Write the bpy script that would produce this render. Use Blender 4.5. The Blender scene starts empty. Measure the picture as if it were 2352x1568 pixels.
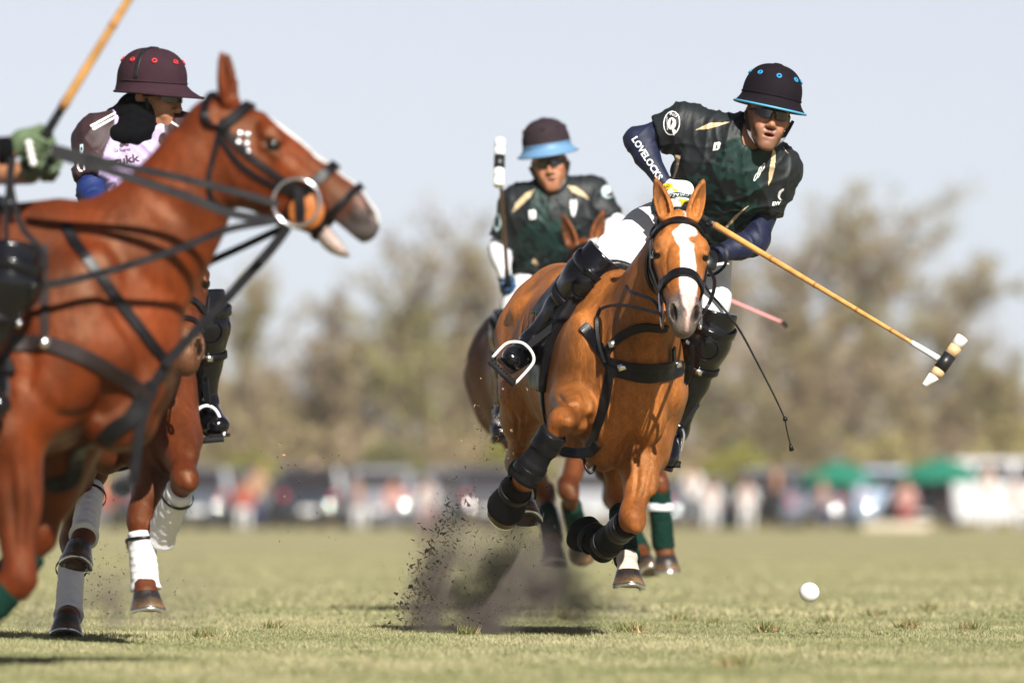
import bpy, bmesh, math, random
import numpy as np
from mathutils import Vector, Matrix
from mathutils.bvhtree import BVHTree

# ------------------------------------------------------------------ camera, sky, sun, exposure
SC = bpy.context.scene
COL = SC.collection
EYE = 0.47            # the photographer sits low beside the field
FP = 24000.0          # focal length in photograph units (photograph is 2352 wide)
HOR = 1175.0          # horizon line in those units
cam = bpy.data.cameras.new('camera')
cam.sensor_width = 36.0
cam.lens = 36.0 * FP / 2352.0
cam.shift_y = (HOR - 784.0) / 2352.0
cam.clip_start = 0.5
cam.clip_end = 6000
cam.dof.use_dof = True
cam.dof.focus_distance = 39.75
cam.dof.aperture_fstop = cam.lens / 1000.0 / 0.090
cam_o = bpy.data.objects.new('camera', cam)
cam_o.location = (0, 0, EYE)
cam_o.rotation_euler = (math.pi / 2, 0, 0)
COL.objects.link(cam_o)
SC.camera = cam_o

SUN = np.array([0.36, -1.0, 0.82]); SUN /= np.linalg.norm(SUN)      # towards the sun
world = bpy.data.worlds.new('World')
SC.world = world
world.use_nodes = True
wn = world.node_tree
sky = wn.nodes.new('ShaderNodeTexSky')
sky.sky_type = 'NISHITA'
sky.sun_disc = False
sky.sun_elevation = math.asin(SUN[2])
sky.sun_rotation = math.atan2(SUN[0], SUN[1])
sky.air_density = 0.5
sky.dust_density = 0.3
sky.ozone_density = 3.0
hsv = wn.nodes.new('ShaderNodeHueSaturation')        # thin milky overcast: paler than a clear sky all round
hsv.inputs['Saturation'].default_value = 0.36
wn.links.new(sky.outputs[0], hsv.inputs['Color'])
tint = wn.nodes.new('ShaderNodeVectorMath'); tint.operation = 'MULTIPLY'; tint.inputs[1].default_value = (1.01, 0.985, 1.0)
wn.links.new(hsv.outputs[0], tint.inputs[0])
wn.links.new(tint.outputs[0], wn.nodes['Background'].inputs[0])
wn.nodes['Background'].inputs[1].default_value = 0.0465
sl = bpy.data.lights.new('sun', 'SUN')
sl.energy = 5.0
sl.angle = math.radians(0.55)
sl.color = (1.0, 0.955, 0.88)
sun_o = bpy.data.objects.new('sun', sl)
sun_o.rotation_euler = Vector(SUN).to_track_quat('Z', 'Y').to_euler()
sun_o.location = (20, -30, 60)
COL.objects.link(sun_o)
SC.view_settings.view_transform = 'Standard'
SC.view_settings.look = 'None'
SC.view_settings.exposure = 1.08
SC.view_settings.gamma = 1.0
SC.view_settings.use_curve_mapping = False
SC.cycles.use_denoising = True
SC.cycles.volume_step_rate = 1.0
SC.cycles.max_bounces = 8
SC.cycles.transparent_max_bounces = 12

rng = np.random.default_rng(11)
random.seed(7)

# ------------------------------------------------------------------ small maths
def A(*v):
    return np.array(v[0] if len(v) == 1 else v, dtype=float)
def nrm(v):
    v = np.asarray(v, float)
    return v / (np.linalg.norm(v) + 1e-12)
def P(px, py, Y):
    """a point of the place, at distance Y from the photographer"""
    return A((px - 1176.0) / FP * Y, Y, EYE + (HOR - py) / FP * Y)
def perp(v, t):
    return nrm(v - t * np.dot(v, t))
def lerp(a, b, t):
    return a + (b - a) * t
def spline(pts, n=8, closed=False):
    pts = [A(p) for p in pts]
    m = len(pts)
    out = []
    segs = m if closed else m - 1
    for i in range(segs):
        if closed:
            p0, p1, p2, p3 = pts[(i - 1) % m], pts[i], pts[(i + 1) % m], pts[(i + 2) % m]
        else:
            p1, p2 = pts[i], pts[i + 1]
            p0 = pts[i - 1] if i > 0 else 2 * p1 - p2
            p3 = pts[i + 2] if i + 2 < m else 2 * p2 - p1
        for j in range(n):
            t = j / n
            out.append(0.5 * ((2 * p1) + (p2 - p0) * t + (2 * p0 - 5 * p1 + 4 * p2 - p3) * t * t
                              + (3 * p1 - p0 - 3 * p2 + p3) * t ** 3))
    if not closed:
        out.append(pts[-1])
    return out
def wob(V, f, seed, n=5):
    """smooth pseudo noise of points V (n,3), about -1..1"""
    r = np.random.default_rng(seed)
    o = np.zeros(len(V))
    for i in range(n):
        d = nrm(r.normal(size=3)) * f * r.uniform(0.6, 1.6)
        e = nrm(r.normal(size=3)) * f * r.uniform(0.6, 1.6)
        o += np.sin(V @ d + r.uniform(0, 6.28)) * np.cos(V @ e + r.uniform(0, 6.28))
    return o / (n ** 0.5) * 0.9
def sstep(a, b, x):
    t = np.clip((x - a) / (b - a), 0, 1)
    return t * t * (3 - 2 * t)

# ------------------------------------------------------------------ distance field modelling
class Prim:
    def __init__(s, lo, hi, f):
        s.lo, s.hi, s.f = A(lo), A(hi), f

def RC(a, b, ra, rb):
    a, b = A(a), A(b)
    ab = b - a
    L2 = float(ab @ ab) + 1e-9
    def f(x, y, z):
        px, py, pz = x - a[0], y - a[1], z - a[2]
        t = np.clip((px * ab[0] + py * ab[1] + pz * ab[2]) / L2, 0, 1)
        return np.sqrt((px - t * ab[0]) ** 2 + (py - t * ab[1]) ** 2 + (pz - t * ab[2]) ** 2) - (ra + (rb - ra) * t)
    r = max(ra, rb)
    return Prim(np.minimum(a, b) - r, np.maximum(a, b) + r, f)

def EC(a, b, wa, ha, wb, hb, side):
    """tapered limb of oval section; w along side, h across it"""
    a, b = A(a), A(b)
    ab = b - a
    L = float(np.linalg.norm(ab)) + 1e-9
    t_ = ab / L
    u = perp(A(side), t_)
    v = np.cross(t_, u)
    def f(x, y, z):
        px, py, pz = x - a[0], y - a[1], z - a[2]
        s = px * t_[0] + py * t_[1] + pz * t_[2]
        t = np.clip(s / L, 0, 1)
        o = s - t * L
        w = wa + (wb - wa) * t
        h = ha + (hb - ha) * t
        m = np.minimum(w, h)
        U = (px * u[0] + py * u[1] + pz * u[2])
        V = (px * v[0] + py * v[1] + pz * v[2])
        k0 = np.sqrt((U / w) ** 2 + (V / h) ** 2 + (o / m) ** 2) + 1e-6
        k1 = np.sqrt((U / w ** 2) ** 2 + (V / h ** 2) ** 2 + (o / m ** 2) ** 2) + 1e-6
        return k0 * (k0 - 1) / k1
    r = max(wa, ha, wb, hb)
    return Prim(np.minimum(a, b) - r, np.maximum(a, b) + r, f)

def EL(c, r, ax=None):
    """ellipsoid; ax = rows of its axes"""
    c, r = A(c), A(r)
    M = np.eye(3) if ax is None else np.array([nrm(q) for q in ax])
    def f(x, y, z):
        px, py, pz = x - c[0], y - c[1], z - c[2]
        q0 = (px * M[0, 0] + py * M[0, 1] + pz * M[0, 2])
        q1 = (px * M[1, 0] + py * M[1, 1] + pz * M[1, 2])
        q2 = (px * M[2, 0] + py * M[2, 1] + pz * M[2, 2])
        k0 = np.sqrt((q0 / r[0]) ** 2 + (q1 / r[1]) ** 2 + (q2 / r[2]) ** 2) + 1e-6
        k1 = np.sqrt((q0 / r[0] ** 2) ** 2 + (q1 / r[1] ** 2) ** 2 + (q2 / r[2] ** 2) ** 2) + 1e-6
        return k0 * (k0 - 1) / k1
    m = np.sqrt(((M * r[:, None]) ** 2).sum(0))
    return Prim(c - m, c + m, f)

def INF(p, e):
    f0 = p.f
    return Prim(p.lo - e, p.hi + e, lambda x, y, z: f0(x, y, z) - e)
def CUT(p, c, n):
    """keep only the side of the plane that n points away from"""
    c, n, f0 = A(c), nrm(n), p.f
    return Prim(p.lo, p.hi, lambda x, y, z: np.maximum(f0(x, y, z), (x - c[0]) * n[0] + (y - c[1]) * n[1] + (z - c[2]) * n[2]))

class Field:
    def __init__(s, prims, h, pad=0.03):
        lo = np.min([p.lo for p in prims], 0) - pad - 4 * h
        hi = np.max([p.hi for p in prims], 0) + pad + 4 * h
        s.h, s.lo = h, lo
        s.n = np.ceil((hi - lo) / h).astype(int) + 1
        s.d = np.full(s.n, 5.0, np.float32)
        s.ax = [(lo[i] + h * np.arange(s.n[i])).astype(np.float32) for i in range(3)]
    def blk(s, lo, hi):
        i0 = np.clip(np.floor((lo - s.lo) / s.h).astype(int), 0, s.n - 1)
        i1 = np.clip(np.ceil((hi - s.lo) / s.h).astype(int) + 1, 1, s.n)
        sl_ = tuple(slice(i0[i], max(i1[i], i0[i] + 1)) for i in range(3))
        return sl_, s.ax[0][sl_[0]][:, None, None], s.ax[1][sl_[1]][None, :, None], s.ax[2][sl_[2]][None, None, :]
    def add(s, p, k=0.02, pad=0.0):
        e = k + 3 * s.h + pad
        sl_, x, y, z = s.blk(p.lo - e, p.hi + e)
        a = s.d[sl_]
        b = p.f(x, y, z)
        hh = np.maximum(k - np.abs(a - b), 0) / max(k, 1e-6)
        s.d[sl_] = np.minimum(a, b) - hh * hh * k * 0.25
        return s
    def sub(s, p, k=0.01):
        e = k + 3 * s.h
        sl_, x, y, z = s.blk(p.lo - e, p.hi + e)
        a = s.d[sl_]
        b = -p.f(x, y, z)
        hh = np.maximum(k - np.abs(a - b), 0) / max(k, 1e-6)
        s.d[sl_] = np.maximum(a, b) + hh * hh * k * 0.25
        return s
    def clip(s, c, n):
        c, n = A(c), nrm(n)
        x, y, z = s.ax[0][:, None, None], s.ax[1][None, :, None], s.ax[2][None, None, :]
        s.d = np.maximum(s.d, ((x - c[0]) * n[0] + (y - c[1]) * n[1] + (z - c[2]) * n[2])).astype(np.float32)
        return s
    def mesh(s, smooth=2, noise=None):
        V, Q = nets(s.d, s.lo, s.h)
        if noise is not None:
            V = noise(V)
        for _ in range(smooth):
            V = lap(V, Q, 0.55)
            V = lap(V, Q, -0.50 if smooth > 1 else 0.0)
        return V, Q

def nets(d, lo, h):
    s = d < 0
    v8 = [s[i:s.shape[0] - 1 + i, j:s.shape[1] - 1 + j, k:s.shape[2] - 1 + k] for i in (0, 1) for j in (0, 1) for k in (0, 1)]
    an = v8[0].copy(); al = v8[0].copy()
    for q in v8[1:]:
        an |= q; al &= q
    act = an & ~al
    cs = act.shape
    flat = np.flatnonzero(act)
    I = np.stack(np.unravel_index(flat, cs), 1)
    corner = [(i, j, k) for i in (0, 1) for j in (0, 1) for k in (0, 1)]
    D = np.stack([d[I[:, 0] + c[0], I[:, 1] + c[1], I[:, 2] + c[2]] for c in corner], 1).astype(np.float64)
    acc = np.zeros((len(I), 3)); cnt = np.zeros(len(I))
    for a in range(8):
        for b in range(a + 1, 8):
            if sum(abs(corner[a][q] - corner[b][q]) for q in range(3)) != 1:
                continue
            m = (D[:, a] < 0) != (D[:, b] < 0)
            t = D[m, a] / (D[m, a] - D[m, b])
            acc[m] += np.array(corner[a]) + t[:, None] * (np.array(corner[b]) - np.array(corner[a]))
            cnt[m] += 1
    V = lo + h * (I + acc / cnt[:, None])
    quads = []
    for ax in range(3):
        o = [slice(None)] * 3; p = [slice(None)] * 3
        o[ax] = slice(0, -1); p[ax] = slice(1, None)
        x = s[tuple(o)] != s[tuple(p)]
        E = np.stack(np.nonzero(x), 1)
        u, v = (ax + 1) % 3, (ax + 2) % 3
        E = E[(E[:, u] > 0) & (E[:, v] > 0) & (E[:, u] < cs[u]) & (E[:, v] < cs[v])]
        neg = s[E[:, 0], E[:, 1], E[:, 2]]
        cells = []
        for du, dv in ((-1, -1), (0, -1), (0, 0), (-1, 0)):
            c = E.copy(); c[:, u] += du; c[:, v] += dv
            cells.append(np.searchsorted(flat, np.ravel_multi_index(c.T, cs)))
        q = np.stack(cells, 1)
        q[~neg] = q[~neg][:, ::-1]
        quads.append(q)
    return V, np.concatenate(quads)

def lap(V, Q, w):
    n = len(V)
    a = np.concatenate([Q[:, i] for i in range(4)] + [Q[:, (i + 1) % 4] for i in range(4)])
    b = np.concatenate([Q[:, (i + 1) % 4] for i in range(4)] + [Q[:, i] for i in range(4)])
    c = np.maximum(np.bincount(a, minlength=n), 1)
    M = np.stack([np.bincount(a, weights=V[b, i], minlength=n) for i in range(3)], 1) / c[:, None]
    return V + w * (M - V)

# ------------------------------------------------------------------ objects
def make_mesh(name, V, F, smooth=True, colors=None):
    me = bpy.data.meshes.new(name)
    V = np.asarray(V, np.float32)
    if isinstance(F, np.ndarray):
        k = F.shape[1]
        me.vertices.add(len(V)); me.vertices.foreach_set('co', V.ravel())
        me.loops.add(F.size); me.loops.foreach_set('vertex_index', F.astype(np.int32).ravel())
        me.polygons.add(len(F)); me.polygons.foreach_set('loop_start', np.arange(0, F.size, k, dtype=np.int32))
        me.update(calc_edges=True)
    else:
        me.from_pydata([tuple(v) for v in V.tolist()], [], [tuple(f) for f in F])
    me.polygons.foreach_set('use_smooth', np.full(len(me.polygons), bool(smooth)))
    if colors is not None:
        at = me.attributes.new('Col', 'FLOAT_COLOR', 'POINT')
        c = np.ones((len(V), 4), np.float32); c[:, :3] = colors
        at.data.foreach_set('color', c.ravel())
    me.update()
    return me

def thing(name, label, cat, loc, group=None):
    o = bpy.data.objects.new(name, None)
    o.empty_display_size = 0.1
    COL.objects.link(o)
    o.location = loc
    o['label'] = label; o['category'] = cat
    if group: o['group'] = group
    return o
def wloc(o):
    p = A(o.location)
    while o.parent is not None:
        o = o.parent
        p = p + A(o.location)
    return p
def put(name, V, F, mat, parent=None, smooth=True, colors=None, label=None):
    """link a mesh given in place coordinates as a part of parent"""
    V = np.asarray(V, float)
    base = wloc(parent) if parent is not None else A(0, 0, 0)
    me = make_mesh(name, V - base, F, smooth, colors)
    me.materials.append(mat)
    o = bpy.data.objects.new(name, me)
    COL.objects.link(o)
    if parent is not None: o.parent = parent
    if label: o['label'] = label
    return o
def sub_empty(name, parent):
    o = bpy.data.objects.new(name, None)
    o.empty_display_size = 0.05
    COL.objects.link(o); o.parent = parent
    return o
def tag(o, label, cat, group=None):
    o['label'] = label; o['category'] = cat
    if group: o['group'] = group
    return o
def bvh(V, Q):
    return BVHTree.FromPolygons([tuple(v) for v in np.asarray(V).tolist()], [tuple(q) for q in np.asarray(Q).tolist()])

def tube_vf(pts, rad, seg=8, closed=False, flat=None, nrms=None):
    """tube or flat strap along pts. flat=(width, thickness); nrms = outward directions"""
    pts = [A(p) for p in pts]
    n = len(pts)
    rad = [rad] * n if np.isscalar(rad) else list(rad)
    V, F = [], []
    up = None
    for i in range(n):
        if closed:
            t = nrm(pts[(i + 1) % n] - pts[i - 1])
        else:
            t = nrm(pts[min(i + 1, n - 1)] - pts[max(i - 1, 0)])
        if nrms is not None:
            up = perp(A(nrms[i]), t)
        elif up is None:
            up = perp(A(0.13, -0.9, 0.41) if abs(t[1]) < 0.9 else A(1, 0, 0.2), t)
        else:
            up = perp(up, t)
        sd = np.cross(t, up)
        if flat:
            w, th = flat[0] / 2, flat[1] / 2
            if not closed and i in (0, n - 1): w *= 0.8
            prof = [(-w, -th), (w, -th), (w * 1.0, th * 0.5), (w * 0.90, th), (-w * 0.90, th), (-w, th * 0.5)]
            for a, b in prof:
                V.append(pts[i] + sd * a + up * b)
        else:
            for j in range(seg):
                q = 2 * math.pi * j / seg
                V.append(pts[i] + rad[i] * (math.cos(q) * sd + math.sin(q) * up))
    m = 6 if flat else seg
    for i in range(n if closed else n - 1):
        for j in range(m):
            a, b = i * m + j, i * m + (j + 1) % m
            c, d = ((i + 1) % n) * m + (j + 1) % m, ((i + 1) % n) * m + j
            F.append((a, b, c, d))
    if not closed:
        F.append(tuple(reversed(range(m)))); F.append(tuple(range((n - 1) * m, n * m)))
    return V, F
def tube(name, pts, rad, mat, parent, seg=8, closed=False, n=6, raw=False):
    p = pts if raw else spline(pts, n, closed)
    if not np.isscalar(rad) and not raw:
        rad = np.interp(np.linspace(0, len(rad) - 1, len(p)), np.arange(len(rad)), rad)
    V, F = tube_vf(p, rad, seg, closed)
    return put(name, V, F, mat, parent)
def strap(name, pts, w, th, mat, parent, tree=None, off=0.004, n=8, closed=False, nrms=None, face=None, smoothing=2):
    p = spline(pts, n, closed)
    ns = None
    if tree is not None:
        q, ns = [], []
        for a in p:
            loc, nn, _, _ = tree.find_nearest(Vector(a))
            q.append(A(loc) + A(nn) * off); ns.append(A(nn))
        for _ in range(smoothing):
            m = len(q)
            rq = range(m) if closed else range(1, m - 1)
            q2, n2 = list(q), list(ns)
            for i in rq:
                q2[i] = (q[i - 1] + 2 * q[i] + q[(i + 1) % m]) / 4
                n2[i] = nrm(ns[i - 1] + 2 * ns[i] + ns[(i + 1) % m])
            q, ns = q2, n2
        p = [a + b * 0.002 for a, b in zip(q, ns)]
    elif face is not None:
        ns = [A(face)] * len(p)
    V, F = tube_vf(p, 0, flat=(w, th), closed=closed, nrms=ns)
    return put(name, V, F, mat, parent, smooth=False)
def box_vf(c, x, y, z):
    """box by centre and three half-axis vectors"""
    c, x, y, z = A(c), A(x), A(y), A(z)
    V = [c + i * x + j * y + k * z for i in (-1, 1) for j in (-1, 1) for k in (-1, 1)]
    return V, [(0, 1, 3, 2), (4, 6, 7, 5), (0, 4, 5, 1), (2, 3, 7, 6), (0, 2, 6, 4), (1, 5, 7, 3)]
def lathe_vf(a, axis, prof, seg=24):
    """surface of revolution: prof = (along, radius)"""
    a, t = A(a), nrm(axis)
    u = perp(A(0.2, 0.3, 0.9) if abs(t[2]) < 0.9 else A(1, 0, 0), t); v = np.cross(t, u)
    V, F = [], []
    for s_, r in prof:
        for j in range(seg):
            q = 2 * math.pi * j / seg
            V.append(a + t * s_ + r * (math.cos(q) * u + math.sin(q) * v))
    for i in range(len(prof) - 1):
        for j in range(seg):
            F.append((i * seg + j, i * seg + (j + 1) % seg, (i + 1) * seg + (j + 1) % seg, (i + 1) * seg + j))
    F.append(tuple(reversed(range(seg)))); F.append(tuple(range((len(prof) - 1) * seg, len(prof) * seg)))
    return V, F
def sphere_vf(c, r, n=12):
    c = A(c); r = A(r) if not np.isscalar(r) else A(r, r, r)
    V, F = [], []
    for i in range(n + 1):
        th = math.pi * i / n
        for j in range(2 * n):
            ph = math.pi * j / n
            V.append(c + r * A(math.sin(th) * math.cos(ph), math.sin(th) * math.sin(ph), math.cos(th)))
    for i in range(n):
        for j in range(2 * n):
            F.append((i * 2 * n + j, (i + 1) * 2 * n + j, (i + 1) * 2 * n + (j + 1) % (2 * n), i * 2 * n + (j + 1) % (2 * n)))
    return V, F

# ------------------------------------------------------------------ materials
def mat(name, col=(0.5, 0.5, 0.5), rough=0.5, spec=0.5, metal=0.0, vcol=False, var=0.0, vscale=20.0, bump=0.0, bscale=80.0,
        stretch=None, sheen=0.0, coat=0.0, rvar=0.0, sss=0.0, bump2=None):
    m = bpy.data.materials.new(name)
    m.use_nodes = True
    nt = m.node_tree
    b = nt.nodes['Principled BSDF']
    b.inputs['Roughness'].default_value = rough
    b.inputs['Metallic'].default_value = metal
    b.inputs['Specular IOR Level'].default_value = spec
    b.inputs['Sheen Weight'].default_value = sheen
    b.inputs['Coat Weight'].default_value = coat
    b.inputs['Coat Roughness'].default_value = 0.12
    if sss:
        b.inputs['Subsurface Weight'].default_value = sss
        b.inputs['Subsurface Radius'].default_value = (0.012, 0.005, 0.003)
    tc = nt.nodes.new('ShaderNodeTexCoord')
    src = None
    if vcol:
        at = nt.nodes.new('ShaderNodeAttribute'); at.attribute_name = 'Col'
        src = at.outputs['Color']
    else:
        rgb = nt.nodes.new('ShaderNodeRGB'); rgb.outputs[0].default_value = (*col, 1)
        src = rgb.outputs[0]
    mp = nt.nodes.new('ShaderNodeMapping')
    nt.links.new(tc.outputs['Object'], mp.inputs[0])
    if stretch: mp.inputs['Scale'].default_value = stretch
    if var > 0:
        nz = nt.nodes.new('ShaderNodeTexNoise'); nz.inputs['Scale'].default_value = vscale; nz.inputs['Detail'].default_value = 5
        nt.links.new(mp.outputs[0], nz.inputs['Vector'])
        mr = nt.nodes.new('ShaderNodeMapRange'); mr.inputs[1].default_value = 0.3; mr.inputs[2].default_value = 0.7
        mr.inputs[3].default_value = 1 - var; mr.inputs[4].default_value = 1 + var
        nt.links.new(nz.outputs['Fac'], mr.inputs[0])
        mx = nt.nodes.new('ShaderNodeVectorMath'); mx.operation = 'SCALE'
        nt.links.new(src, mx.inputs[0]); nt.links.new(mr.outputs[0], mx.inputs['Scale'])
        src = mx.outputs[0]
    if metal < .5:                    # real surfaces are darker than they look in full sun
        sc_ = nt.nodes.new('ShaderNodeVectorMath'); sc_.operation = 'SCALE'; sc_.inputs['Scale'].default_value = 0.79
        nt.links.new(src, sc_.inputs[0]); src = sc_.outputs[0]
    nt.links.new(src, b.inputs['Base Color'])
    if rvar > 0:
        nz = nt.nodes.new('ShaderNodeTexNoise'); nz.inputs['Scale'].default_value = vscale * 0.6; nz.inputs['Detail'].default_value = 4
        nt.links.new(mp.outputs[0], nz.inputs['Vector'])
        mr = nt.nodes.new('ShaderNodeMapRange'); mr.inputs[1].default_value = 0.3; mr.inputs[2].default_value = 0.7
        mr.inputs[3].default_value = max(rough - rvar, 0.02); mr.inputs[4].default_value = min(rough + rvar, 1)
        nt.links.new(nz.outputs['Fac'], mr.inputs[0]); nt.links.new(mr.outputs[0], b.inputs['Roughness'])
    if bump > 0:
        nz = nt.nodes.new('ShaderNodeTexNoise'); nz.inputs['Scale'].default_value = bscale; nz.inputs['Detail'].default_value = 4
        nt.links.new(mp.outputs[0], nz.inputs['Vector'])
        bp = nt.nodes.new('ShaderNodeBump'); bp.inputs['Strength'].default_value = 1.0; bp.inputs['Distance'].default_value = bump
        nt.links.new(nz.outputs['Fac'], bp.inputs['Height'])
        if bump2:
            nz2 = nt.nodes.new('ShaderNodeTexNoise'); nz2.inputs['Scale'].default_value = bump2[1]; nz2.inputs['Detail'].default_value = 3
            nt.links.new(mp.outputs[0], nz2.inputs['Vector'])
            bq = nt.nodes.new('ShaderNodeBump'); bq.inputs['Distance'].default_value = bump2[0]
            nt.links.new(nz2.outputs['Fac'], bq.inputs['Height']); nt.links.new(bq.outputs[0], bp.inputs['Normal'])
        nt.links.new(bp.outputs[0], b.inputs['Normal'])
    return m

M = {}
def coat_mat():
    m = mat('horse coat', vcol=True, rough=0.50, spec=0.36, var=0.42, vscale=5.5, stretch=(1, 1, 0.6), rvar=0.17)
    nt = m.node_tree; b = nt.nodes['Principled BSDF']
    b.inputs['Specular Tint'].default_value = (1.0, 0.70, 0.46, 1)
    tc = nt.nodes.new('ShaderNodeTexCoord')
    prev = None
    for sc, sz, dist, ridge in ((9, .7, .008, False), (30, .6, .0030, False), (11, .8, .00015, True), (260, .22, .0020, False)):
        mp = nt.nodes.new('ShaderNodeMapping'); mp.inputs['Scale'].default_value = (1, 1, sz); mp.inputs['Location'].default_value = (sc, 0, sc * .3)
        nt.links.new(tc.outputs['Object'], mp.inputs[0])
        n = nt.nodes.new('ShaderNodeTexNoise'); n.inputs['Scale'].default_value = sc; n.inputs['Detail'].default_value = 2 if sc < 30 else 3
        nt.links.new(mp.outputs[0], n.inputs['Vector'])
        h = n.outputs['Fac']
        if ridge:                      # raised veins
            s1 = nt.nodes.new('ShaderNodeMath'); s1.operation = 'SUBTRACT'; s1.inputs[1].default_value = .5
            s2 = nt.nodes.new('ShaderNodeMath'); s2.operation = 'ABSOLUTE'
            mr = nt.nodes.new('ShaderNodeMapRange'); mr.interpolation_type = 'SMOOTHSTEP'
            mr.inputs[1].default_value = .022; mr.inputs[2].default_value = 0; mr.inputs[3].default_value = 0; mr.inputs[4].default_value = 1
            nt.links.new(h, s1.inputs[0]); nt.links.new(s1.outputs[0], s2.inputs[0]); nt.links.new(s2.outputs[0], mr.inputs[0]); h = mr.outputs[0]
        bp = nt.nodes.new('ShaderNodeBump'); bp.inputs['Distance'].default_value = dist
        nt.links.new(h, bp.inputs['Height'])
        if prev is not None: nt.links.new(prev, bp.inputs['Normal'])
        prev = bp.outputs[0]
    nt.links.new(prev, b.inputs['Normal'])
    lk = b.inputs['Base Color'].links[0]; src = lk.from_socket      # hair grain and faint sweat streaks
    for sc, sz, amt in ((190, .25, .22), (45, .3, .16)):
        mp = nt.nodes.new('ShaderNodeMapping'); mp.inputs['Scale'].default_value = (1, 1, sz)
        nt.links.new(tc.outputs['Object'], mp.inputs[0])
        n = nt.nodes.new('ShaderNodeTexNoise'); n.inputs['Scale'].default_value = sc; n.inputs['Detail'].default_value = 4
        nt.links.new(mp.outputs[0], n.inputs['Vector'])
        mr = nt.nodes.new('ShaderNodeMapRange'); mr.inputs[1].default_value = .32; mr.inputs[2].default_value = .68; mr.inputs[3].default_value = 1 - amt; mr.inputs[4].default_value = 1 + amt
        nt.links.new(n.outputs['Fac'], mr.inputs[0])
        vm = nt.nodes.new('ShaderNodeVectorMath'); vm.operation = 'SCALE'
        nt.links.new(src, vm.inputs[0]); nt.links.new(mr.outputs[0], vm.inputs['Scale']); src = vm.outputs[0]
    nt.links.new(src, b.inputs['Base Color'])
    return m
M['coat'] = coat_mat()
M['hoof'] = mat('hoof horn', vcol=True, rough=0.32, spec=0.5, var=0.35, vscale=40, bump=0.0012, bscale=120, rvar=0.15)
M['eye'] = mat('dark eye', (0.006, 0.004, 0.003), 0.12, 0.4)
M['leather'] = mat('black leather', (0.0045, 0.004, 0.0052), 0.40, 0.25, var=0.3, vscale=30, bump=0.0006, bscale=160, rvar=0.1)
M['patent'] = mat('polished black leather', (0.0032, 0.0032, 0.0048), 0.17, 0.42, bump=0.0012, bscale=38, rvar=0.08, coat=0.12)
M['brownleather'] = mat('dark brown leather', (0.016, 0.008, 0.008), 0.45, 0.35, var=0.3, vscale=30, bump=0.0006, bscale=160)
M['tan'] = mat('orange tan leather', (0.36, 0.11, 0.018), 0.55, 0.3, var=0.25, vscale=60)
M['steel'] = mat('polished steel', (0.75, 0.76, 0.78), 0.22, 0.5, metal=1.0, rvar=0.08)
M['white_metal'] = mat('white enamel metal', (0.80, 0.80, 0.80), 0.25, 0.5, rvar=0.05)
M['neoprene'] = mat('black neoprene', (0.0045, 0.0045, 0.0056), 0.75, 0.15, var=0.3, vscale=60, bump=0.001, bscale=400)
M['white_wrap'] = mat('white bandage', (0.74, 0.74, 0.76), 0.85, 0.2, var=0.05, vscale=30, bump=0.001, bscale=500)
M['green_wrap'] = mat('dark green bandage', (0.004, 0.026, 0.017), 0.9, 0.1, var=0.2, vscale=30, bump=0.001, bscale=500)
M['rubber'] = mat('black rubber', (0.006, 0.006, 0.006), 0.75, 0.3, bump=0.003, bscale=300)
M['skin'] = mat('skin', vcol=True, rough=0.48, spec=0.4, var=0.10, vscale=60, bump=0.0007, bscale=180, sss=0.08)
M['shirt'] = mat('jersey cloth', vcol=True, rough=0.55, spec=0.25, var=0.08, vscale=50, bump=0.0006, bscale=240)
M['navy'] = mat('navy undershirt', (0.005, 0.009, 0.036), 0.6, 0.3, var=0.12, vscale=40, bump=0.0005, bscale=300, sheen=0.03)
M['white_sleeve'] = mat('white undershirt', (0.72, 0.73, 0.78), 0.75, 0.3, var=0.10, vscale=60, bump=0.0012, bscale=120)
M['breeches'] = mat('white breeches', (0.72, 0.72, 0.74), 0.8, 0.25, var=0.03, vscale=40, bump=0.0008, bscale=200)
M['black_knit'] = mat('black knit', (0.004, 0.004, 0.005), 0.95, 0.05, bump=0.002, bscale=150)
M['decal_white'] = mat('white print', (0.80, 0.80, 0.80), 0.6, 0.3)
M['decal_beige'] = mat('beige print', (0.58, 0.44, 0.26), 0.6, 0.3, var=0.04, vscale=40)
M['decal_dark'] = mat('dark print', (0.05, 0.025, 0.03), 0.6, 0.3)
M['decal_teal'] = mat('pale teal print', (0.45, 0.58, 0.62), 0.6, 0.3)
M['decal_yellow'] = mat('yellow print', (0.85, 0.60, 0.03), 0.6, 0.3)
M['decal_green'] = mat('dark green print', (0.008, 0.035, 0.028), 0.6, 0.3)
M['cane'] = mat('cane shaft', (0.56, 0.29, 0.085), 0.42, 0.45, var=0.22, vscale=25, stretch=(1, 1, 1))
M['cane_dark'] = mat('dark cane shaft', (0.22, 0.12, 0.06), 0.4, 0.5, var=0.2, vscale=25)
M['cane_knot'] = mat('cane node', (0.36, 0.15, 0.04), 0.45, 0.4)
M['wood'] = mat('pale mallet wood', (0.58, 0.39, 0.20), 0.45, 0.4, var=0.14, vscale=30)
M['paint_white'] = mat('white paint', (0.82, 0.82, 0.80), 0.4, 0.4, var=0.04, vscale=50)
M['tape_black'] = mat('black tape', (0.012, 0.012, 0.014), 0.4, 0.45, var=0.4, vscale=70)
M['tape_white'] = mat('white tape', (0.74, 0.80, 0.80), 0.6, 0.3, bump=0.001, bscale=200)
M['pink'] = mat('pink handle', (0.70, 0.30, 0.30), 0.55, 0.35)
M['glass'] = mat('smoked lens', (0.015, 0.010, 0.010), 0.08, 0.6, coat=0.4)
M['ball'] = mat('white ball', (0.83, 0.83, 0.82), 0.5, 0.4, var=0.03, vscale=40, bump=0.0012, bscale=60)
# ------------------------------------------------------------------ horses
class Horse: pass

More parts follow.
